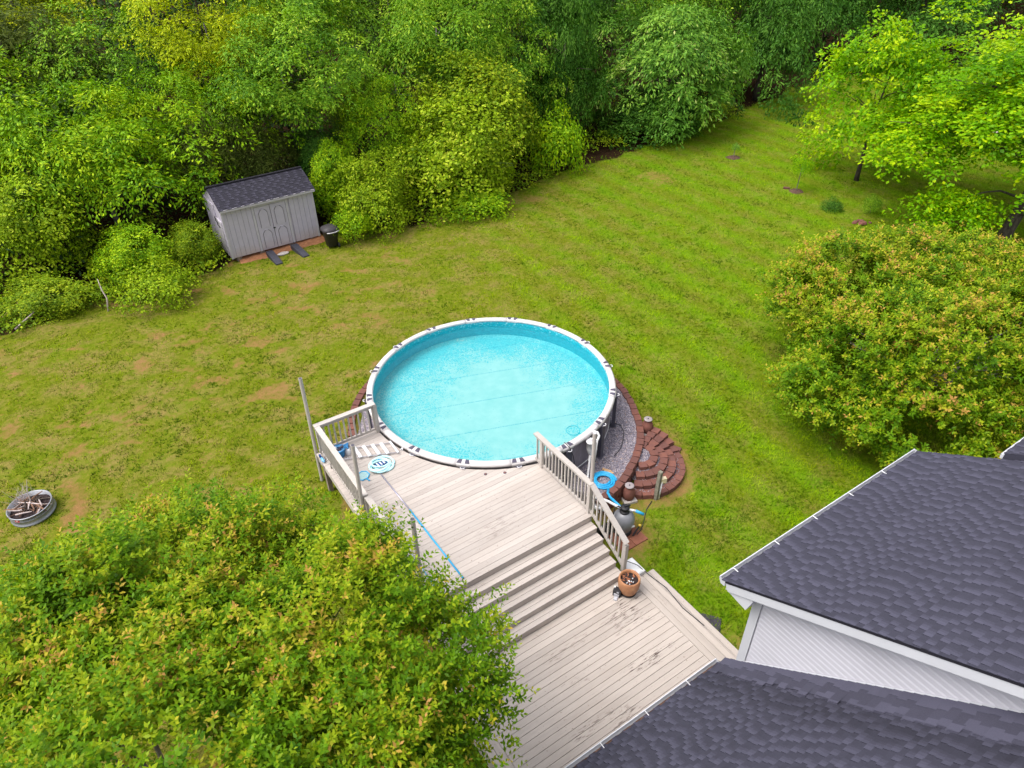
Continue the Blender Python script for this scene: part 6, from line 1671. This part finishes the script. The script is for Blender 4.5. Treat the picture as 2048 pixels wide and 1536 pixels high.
o = m.build('stick', 'stick_pale', None, loc=(FX + 0.02, FY - 0.02, fz + 0.2)); tag(o, 'long pale forked stick rising upright from the fire ring', 'stick')
m = MB()
for k in range(60):
    az = random.uniform(0, 6.28); L = random.uniform(0.2, 0.55)
    p = Vector((random.gauss(0, .08), random.gauss(0, .12), 0)); d = Vector((math.cos(az) * 0.55, math.sin(az) * 0.55, random.uniform(0.5, 1.0))).normalized() * L
    m.tube([p, p + d * 0.5 + Vector((random.gauss(0, .03), random.gauss(0, .03), 0)), p + d], [0.004, 0.003, 0.0015], 4, False)
o = m.build('brush_pile', 'stick_pale', None, loc=(FX - 0.34, FY + 0.22, fz + 0.2)); tag(o, 'grey dry twig bundle sticking out of the left side of the fire ring', 'twigs')

# ------------------------------------------------------------------ shed
SH = (-11.10, 10.46, 0.09)
SR = R_(34.7)
shed = thing('garden_shed', 'small lilac grey garden shed with double doors and dark shingle roof', 'shed', SH, SR)
SLn, SD, SZ0, SZ1 = 3.92, 2.4, 0.22, 2.28
SLOPE = 0.455
RID = 1.2
def srz(y): return SZ1 + 0.09 + SLOPE * (min(y, 2 * RID - y) + 0.15)
m = MB()
v0 = [(0.02, 0.02, SZ0), (SLn - 0.02, 0.02, SZ0), (SLn - 0.02, SD, SZ0), (0.02, SD, SZ0), (0.02, 0.02, SZ1), (SLn - 0.02, 0.02, SZ1), (SLn - 0.02, SD, SZ1), (0.02, SD, SZ1), (0.02, RID, srz(RID) - 0.06), (SLn - 0.02, RID, srz(RID) - 0.06)]
m.add(v0, [(3, 2, 1, 0), (0, 1, 5, 4), (2, 3, 7, 6), (1, 2, 6, 9, 5), (3, 0, 4, 8, 7), (4, 5, 9, 8), (6, 7, 8, 9)])
m.build('wall', 'shed_wall', shed)
# vertical sheet siding: boards with grooves between them
x = 0.0
while x < SLn - 0.01:
    x1 = min(x + 0.203, SLn)
    if not (1.24 < (x + x1) / 2 < 2.76):
        m = MB(); m.box(x + 0.005, x1 - 0.005, -0.012, 0.018, SZ0, SZ1); m.build('panel_board', 'shed_wall', shed)
    x = x1
y = 0.0
while y < SD - 0.01:
    y1 = min(y + 0.2, SD)
    if not (0.25 < (y + y1) / 2 < 1.0):
        m = MB(); m.box(-0.014, 0.018, y + 0.005, y1 - 0.005, SZ0, SZ1); m.build('panel_board', 'shed_wall', shed)
    y = y1
m = MB(); m.box(-0.03, 0.018, 0.26, 0.98, SZ0 + 0.05, 1.75); m.build('side_panel', 'shed_trim', shed)
m = MB(); m.tube([(-0.06, 0.6, 1.62), (-0.10, 0.75, 1.72), (-0.05, 0.95, 1.80)], 0.02, 6); m.tube([(-0.05, 0.5, 1.45), (-0.09, 0.66, 1.60)], 0.018, 6); m.build('hook', 'black_plastic', shed)
for xx in (-0.014, SLn - 0.075):
    m = MB(); m.box(xx, xx + 0.09, -0.03, -0.0125, SZ0 - 0.02, SZ1); m.build('corner_trim', 'shed_trim', shed)
m = MB(); m.box(-0.05, SLn + 0.08, -0.175, -0.15, SZ1 + 0.0, SZ1 + 0.10); m.build('fascia', 'shed_trim', shed)
m = MB(); m.box(-0.04, SLn + 0.06, -0.148, -0.01, SZ1 + 0.002, SZ1 + 0.02); m.build('soffit', 'shed_trim', shed)
for xx, w in ((1.225, 0.095), (2.68, 0.095)):
    m = MB(); m.box(xx, xx + w, -0.034, -0.0, SZ0, SZ1); m.build('door_trim', 'shed_trim', shed)
m = MB(); m.box(1.322, 2.678, -0.034, -0.0, SZ1 - 0.13, SZ1); m.build('door_trim', 'shed_trim', shed)
m = MB(); m.box(1.32, 2.68, -0.004, 0.0, SZ0, SZ1 - 0.13); m.build('door_gap', 'groove_dark', shed)
def door(x0, x1):
    m = MB(); m.box(x0, x1, -0.030, -0.006, SZ0 + 0.01, SZ1 - 0.145); dr = m.build('door', 'shed_wall', shed)
    def arch(xa, xb, za, zb, name='door_panel'):
        cxm = (xa + xb) / 2; rr = (xb - xa) / 2
        pts = [(xa, za), (xa, zb - rr * 0.75), (xa + rr * 0.32, zb - rr * 0.25), (cxm - rr * 0.38, zb), (cxm + rr * 0.38, zb), (xb - rr * 0.32, zb - rr * 0.25), (xb, zb - rr * 0.75), (xb, za)]
        m = MB()
        for p, q in zip(pts, pts[1:]): m.sweep_box((p[0], -0.036, p[1]), (q[0], -0.036, q[1]), 0.014, 0.028, (0, 1, 0))
        m.build('panel_moulding', 'shed_trim', dr)
        m = MB(); m.prism([(p[0] + (0.022 if p[0] < cxm else -0.022), p[1]) for p in pts], 0, 0.005)
        m.v = [(v[0], -0.0305 - v[2], v[1]) for v in m.v]; m.build('panel_line', 'groove_dark', dr)
        m = MB(); m.prism([(p[0] + (0.036 if p[0] < cxm else -0.036), p[1] - (0.014 if p[1] > za + 0.01 else 0)) for p in pts], 0, 0.009)
        m.v = [(v[0], -0.0305 - v[2], v[1]) for v in m.v]; m.build('door_panel', 'shed_wall', dr)
    arch(x0 + 0.12, x1 - 0.11, 1.22, 2.02); arch(x0 + 0.12, x1 - 0.11, 0.30, 1.10)
    return dr
door(1.335, 1.990); d2 = door(2.005, 2.665)
m = MB(); m.box(1.965, 2.05, -0.06, -0.031, 1.08, 1.13); m.build('latch', 'black_plastic', d2)
m = MB(); m.box(1.983, 1.992, -0.033, -0.005, SZ0 + 0.01, SZ1 - 0.15); m.build('door_gap', 'groove_dark', shed)
m = MB()
for s in (0, 1):
    ys = (-0.17, RID) if s == 0 else (RID, 2 * RID + 0.17)
    vs = [(xx, yy, srz(yy) + dz) for dz in (0.0, -0.04) for yy in ys for xx in (-0.06, SLn + 0.10)]
    m.add(vs, [(0, 1, 3, 2), (6, 7, 5, 4), (0, 4, 5, 1), (1, 5, 7, 3), (3, 7, 6, 2), (2, 6, 4, 0)])
srf = m.build('roof', 'shingle_dark', shed)
n_sh = 0
phs = math.atan(SLOPE); c_, s_s = math.cos(phs), math.sin(phs)
row = 0
while row * 0.127 < (RID + 0.12) / c_:
    xx = -0.07 - random.uniform(0, 0.15); hi = True
    while xx < SLn + 0.10:
        w = random.uniform(0.13, 0.24)
        l, r = max(xx, -0.07), min(xx + w, SLn + 0.11)
        if r - l > 0.03:
            kd = (0.016 if hi else 0.006, 0.62 if hi else 0.30, 'shingle_dark')
            mb_, me = shingle_proto(kd)
            ob = put('shingle', me, srf)
            yy = -0.18 + row * 0.127 * c_
            mm_ = Matrix.Identity(4)
            ex, ey, ez = Vector((1, 0, 0)), Vector((0, c_, s_s)), Vector((0, -s_s, c_))
            o_ = Vector(((l + r) / 2, yy, srz(yy) + 0.004))
            for j in range(3): mm_[j][0] = ex[j] * (r - l - 0.004); mm_[j][1] = ey[j] * 0.142; mm_[j][2] = ez[j]; mm_[j][3] = o_[j]
            ob.matrix_local = mm_; n_sh += 1
        xx += w; hi = not hi
    row += 1
m = MB(); m.sweep_box((-0.07, RID - 0.06, srz(RID) + 0.005), (SLn + 0.11, RID - 0.06, srz(RID) + 0.005), 0.13, 0.03); m.build('ridge_cap', 'shingle_dark', srf)
for xx in (0.3, 1.3, 2.6, 3.6):
    m = MB(); m.box(xx - 0.1, xx + 0.1, 0.06, SD - 0.05, -0.1, SZ0); m.build('foundation_block', 'old_wood', shed)
# clay bank under the front of the shed
m = MB()
vs = []
for k in range(24):
    f = k / 23; xx = 0.25 + f * 3.8; hh = 0.05 + 0.10 * f
    vs += [(xx, -0.32 - 0.05 * math.sin(k * 1.3), -0.04), (xx, -0.10, hh + 0.015 * math.sin(k * 2.1)), (xx, 0.5, hh + 0.04)]
m.add(vs, [(3 * k + j, 3 * k + 3 + j, 3 * k + 4 + j, 3 * k + 1 + j) for k in range(23) for j in range(2)])
o = m.build('clay_bank', 'clay', None, True, loc=SH); o.rotation_euler = (0, 0, SR); tag(o, kind='structure')
def shed_w(x, y, z=0.0): return (SH[0] + x * math.cos(SR) - y * math.sin(SR), SH[1] + x * math.sin(SR) + y * math.cos(SR), SH[2] + z)
for (x, lb, tw) in ((1.52, 'black loading ramp in front of the shed, the left one', 0.02), (2.62, 'black loading ramp in front of the shed, the right one', 0.10)):
    t = thing('loading_ramp', lb, 'ramp', shed_w(x, -0.12, 0), SR + tw, 'black ramps in front of the shed doors')
    m = MB()
    prof = [(0.0, 0.0), (0.0, 0.20), (-0.22, 0.22), (-0.34, 0.19), (-1.15, 0.045), (-1.15, -0.05)]
    vs = [(-0.145, y, z) for y, z in prof] + [(0.145, y, z) for y, z in prof]
    m.add(vs, [tuple(range(6)), tuple(range(11, 5, -1))] + [(i, i + 6, (i + 1) % 6 + 6, (i + 1) % 6) for i in range(6)]); m.build('body', 'ramp_plastic', t)
    for k in range(9):
        yy = -0.40 - k * 0.078; zz_ = 0.18 - (abs(yy) - 0.34) / 0.78 * 0.16 + 0.004
        m = MB(); m.box(-0.13, 0.13, yy - 0.012, yy + 0.012, zz_ - 0.01, zz_ + 0.008); m.build('rib', 'ramp_plastic', t)
t = thing('stone', 'flat pale stone on the clay between the two black ramps', 'stone', shed_w(2.02, -0.40, 0.01), SR)
m = MB(); m.lathe([(0.26, 0.0), (0.27, 0.03), (0.20, 0.055), (0.0, 0.06)], 11); m.v = [(x * 1.0, y * 0.55, z) for x, y, z in m.v]; m.build('slab', 'slab_stone', t)

# wheeled bin
bn = thing('wheeled_bin', 'dark grey wheeled bin with domed lid beside the shed', 'bin', (-7.2, 11.95, g(-7.2, 11.95)), SR)
m = MB(); prof = [(0.22, 0.10), (0.30, 0.80), (0.33, 0.82)]
vs = []; n_ = 20
for (r, z) in prof:
    for k in range(n_):
        t_ = 2 * math.pi * k / n_; c0, s0 = math.cos(t_), math.sin(t_)
        q = (abs(c0) ** 4 + abs(s0) ** 4) ** 0.25
        vs.append((r * c0 / q, r * s0 / q, z))
m.add(vs, [(i * n_ + k, i * n_ + (k + 1) % n_, (i + 1) * n_ + (k + 1) % n_, (i + 1) * n_ + k) for i in range(2) for k in range(n_)] + [tuple(range(n_ - 1, -1, -1)), tuple(range(2 * n_, 3 * n_))]); m.build('body', 'bin_plastic', bn, True)
m = MB(); vs = []
for (r, z) in ((0.36, 0.825), (0.37, 0.86), (0.33, 0.93), (0.22, 0.99), (0.08, 1.02)):
    for k in range(n_):
        t_ = 2 * math.pi * k / n_; c0, s0 = math.cos(t_), math.sin(t_); q = (abs(c0) ** 3 + abs(s0) ** 3) ** 0.33
        vs.append((r * c0 / q, r * s0 / q, z))
m.add(vs, [(i * n_ + k, i * n_ + (k + 1) % n_, (i + 1) * n_ + (k + 1) % n_, (i + 1) * n_ + k) for i in range(4) for k in range(n_)] + [tuple(range(4 * n_, 5 * n_))]); ld = m.build('lid', 'bin_plastic', bn, True)
m = MB(); m.tube([(-0.28, -0.38, 0.83), (-0.10, -0.43, 0.82), (0.10, -0.43, 0.82), (0.28, -0.38, 0.83)], 0.025, 8); m.build('handle', 'joint_grey', ld, True)
for s in (-1, 1):
    m = MB(); m.tube([(s * 0.20, 0.06, 0.11), (s * 0.26, 0.06, 0.11)] if False else [(0.17 + 0.02, s * 0.2, 0.11), (0.25, s * 0.2, 0.11)], 0.11, 16); wh = m.build('wheel', 'black_plastic', bn)
    m = MB(); m.tube([(0.252, s * 0.2, 0.11), (0.258, s * 0.2, 0.11)], 0.05, 12); m.build('hub', 'joint_grey', wh)
put_fig = tree('shrub', 'bright green broad leaved plant touching the right side of the bin', 'shrub', 'tiny', 'leaf_bright', (-6.35, 12.55), 1.0, (0.7, 0.65, 0.6), GS, 0.02, 4, rz=0.7)

# fallen branches in the brush at the left edge
for i, (pts, lb) in enumerate((([(-18.2, 5.9, 0.3), (-17.6, 6.3, 0.75), (-16.7, 6.2, 0.8), (-16.2, 5.9, 0.5)], 'fallen tan branch arching over the brush at the left edge'), ([(-17.4, 5.2, 0.2), (-16.9, 5.7, 0.55), (-16.5, 6.1, 0.9)], 'thin fallen branch leaning on the brush nearer the lawn'), ([(-14.65, 6.55, 0.1), (-14.6, 6.7, 0.6), (-14.7, 6.75, 0.9), (-14.8, 6.9, 1.3)], 'bare grey sapling stem between the brush and the yellow shrub'))):
    m = MB(); m.tube(pts, [0.035, 0.03, 0.022, 0.01][:len(pts)], 6); o = m.build('branch', 'stick_pale' if i else 'plank_tan', None, True); tag(o, lb, 'branch')

# ------------------------------------------------------------------ right-hand lawn: saplings, mulch, stones, logs
def mulch(parent, r):
    m = MB(); vs = [(0, 0, 0.07)]
    for k in range(18):
        t_ = 2 * math.pi * k / 18; rr = r * random.uniform(0.85, 1.1); vs.append((rr * math.cos(t_), rr * 0.9 * math.sin(t_), 0.005))
    for k in range(18):
        t_ = 2 * math.pi * k / 18; vs.append((0.6 * r * math.cos(t_), 0.55 * r * math.sin(t_), random.uniform(0.05, 0.10)))
    m.add(vs, [(1 + k, 1 + (k + 1) % 18, 19 + (k + 1) % 18, 19 + k) for k in range(18)] + [(0, 19 + k, 19 + (k + 1) % 18) for k in range(18)]); return m.build('mulch', 'gutter_debris', parent)
def sapling(label, x, y, h, cr, mat, mr):
    t = thing('sapling', label, 'sapling', (x, y, g(x, y)), 0, 'young trees in mulch rings on the right lawn')
    mulch(t, mr)
    m = MB(); m.tube([(0, 0, 0), (0.02, 0.01, h * 0.5), (0.06, 0.02, h)], [0.022, 0.017, 0.008], 6)
    for k in range(4):
        az = k * 1.7; m.tube([(0.03, 0.01, h * (0.55 + 0.1 * k)), (0.03 + math.cos(az) * cr * 0.6, math.sin(az) * cr * 0.6, h * (0.65 + 0.1 * k))], [0.008, 0.004], 5)
    m.build('stem', 'bark_grey', t)
    if cr:
        c = put('crown', crown('tiny'), t, (0.05, 0.02, h * 0.82), (cr, cr, h * 0.27 / 0.8)); c.material_slots[0].link = 'OBJECT'; c.material_slots[0].material = MATS[mat]
    return t
sapling('young leafy sapling in a mulch ring with a red brick beside it', 15.1, 17.5, 1.65, 0.42, 'leaf_lime', 0.38)
sapling('tiny seedling in a dark mulch ring, farthest up the lawn', 13.3, 22.7, 0.75, 0.18, 'leaf_pale', 0.42)
o = put('brick', brick_meshes[0], None, (14.72, 17.85, g(15, 17) + 0.05), (0.32, 0.14, 0.09), (0, 0, -0.4)); tag(o, 'red brick lying beside the young leafy sapling', 'brick')
tree('shrub', 'little round dark green bush alone on the right lawn', 'shrub', 'tiny', 'leaf_dark', (15.95, 15.1), 0.28, (0.42, 0.4, 0.32), None, 0.01, 3)
tree('weed', 'thin pale weed between the little bush and the stones', 'plant', 'tiny', 'leaf_mid', (17.6, 14.6), 0.5, (0.35, 0.35, 0.4), None, 0.01, 3)
GST = 'stones in a heap beyond the right crape myrtle'
for k in range(9):
    x, y = 16.75 + random.gauss(0, 0.3), 13.5 + random.gauss(0, 0.16); r = random.uniform(0.08, 0.15)
    m = MB(); m.lathe([(r * 0.7, 0.0), (r, r * 0.3), (r * 0.7, r * 0.8), (0.0, r * 0.95)], 8); m.v = [(a * random.uniform(.85, 1.15), b_ * random.uniform(.8, 1.1), c0) for a, b_, c0 in m.v]
    o = m.build('stone', 'brick_red', None, loc=(x, y, g(x, y))); tag(o, 'small brownish stone in the heap beyond the right crape myrtle', 'stone', GST)
# far clearing under the big tree: ring of stones, firewood and a grey tub
fx, fy = 28.9, 25.8
GL = 'split logs lying in the far clearing'
for k in range(8):
    t = thing('log', 'split pale log in the pile in the far clearing at the right', 'log', (fx + 0.5 + random.gauss(0, .5), fy - 0.4 + random.gauss(0, .35), g(fx, fy) + 0.1 + 0.05 * (k % 3)), random.uniform(0.2, 1.0), GL)
    m = MB(); m.tube([(-0.5, 0, 0), (0.5, 0, 0)], 0.10, 7); m.build('bark', 'bark_dark', t)
    m = MB(); m.box(-0.49, 0.49, -0.06, 0.06, 0.06, 0.105); m.build('split_face', 'stick_pale', t)
GR = 'reddish stones ringing the far clearing'
for k in range(10):
    a = k * 0.6; o = put('brick', brick_meshes[k % 4], None, (fx - 1.3 + 0.7 * math.cos(a), fy + 0.5 + 0.55 * math.sin(a), g(fx, fy) + 0.08), (0.3, 0.22, 0.16), (0, 0, a)); tag(o, 'reddish stone of the ring left of the far logs', 'stone', GR)
t = thing('tub', 'grey tub standing behind the far logs', 'tub', (fx + 1.6, fy + 2.6, g(fx, fy)))
m = MB(); m.lathe([(0.24, 0.0), (0.31, 0.55), (0.33, 0.56), (0.30, 0.55), (0.25, 0.1), (0.0, 0.1)], 16); m.build('body', 'tank_grey', t, True)
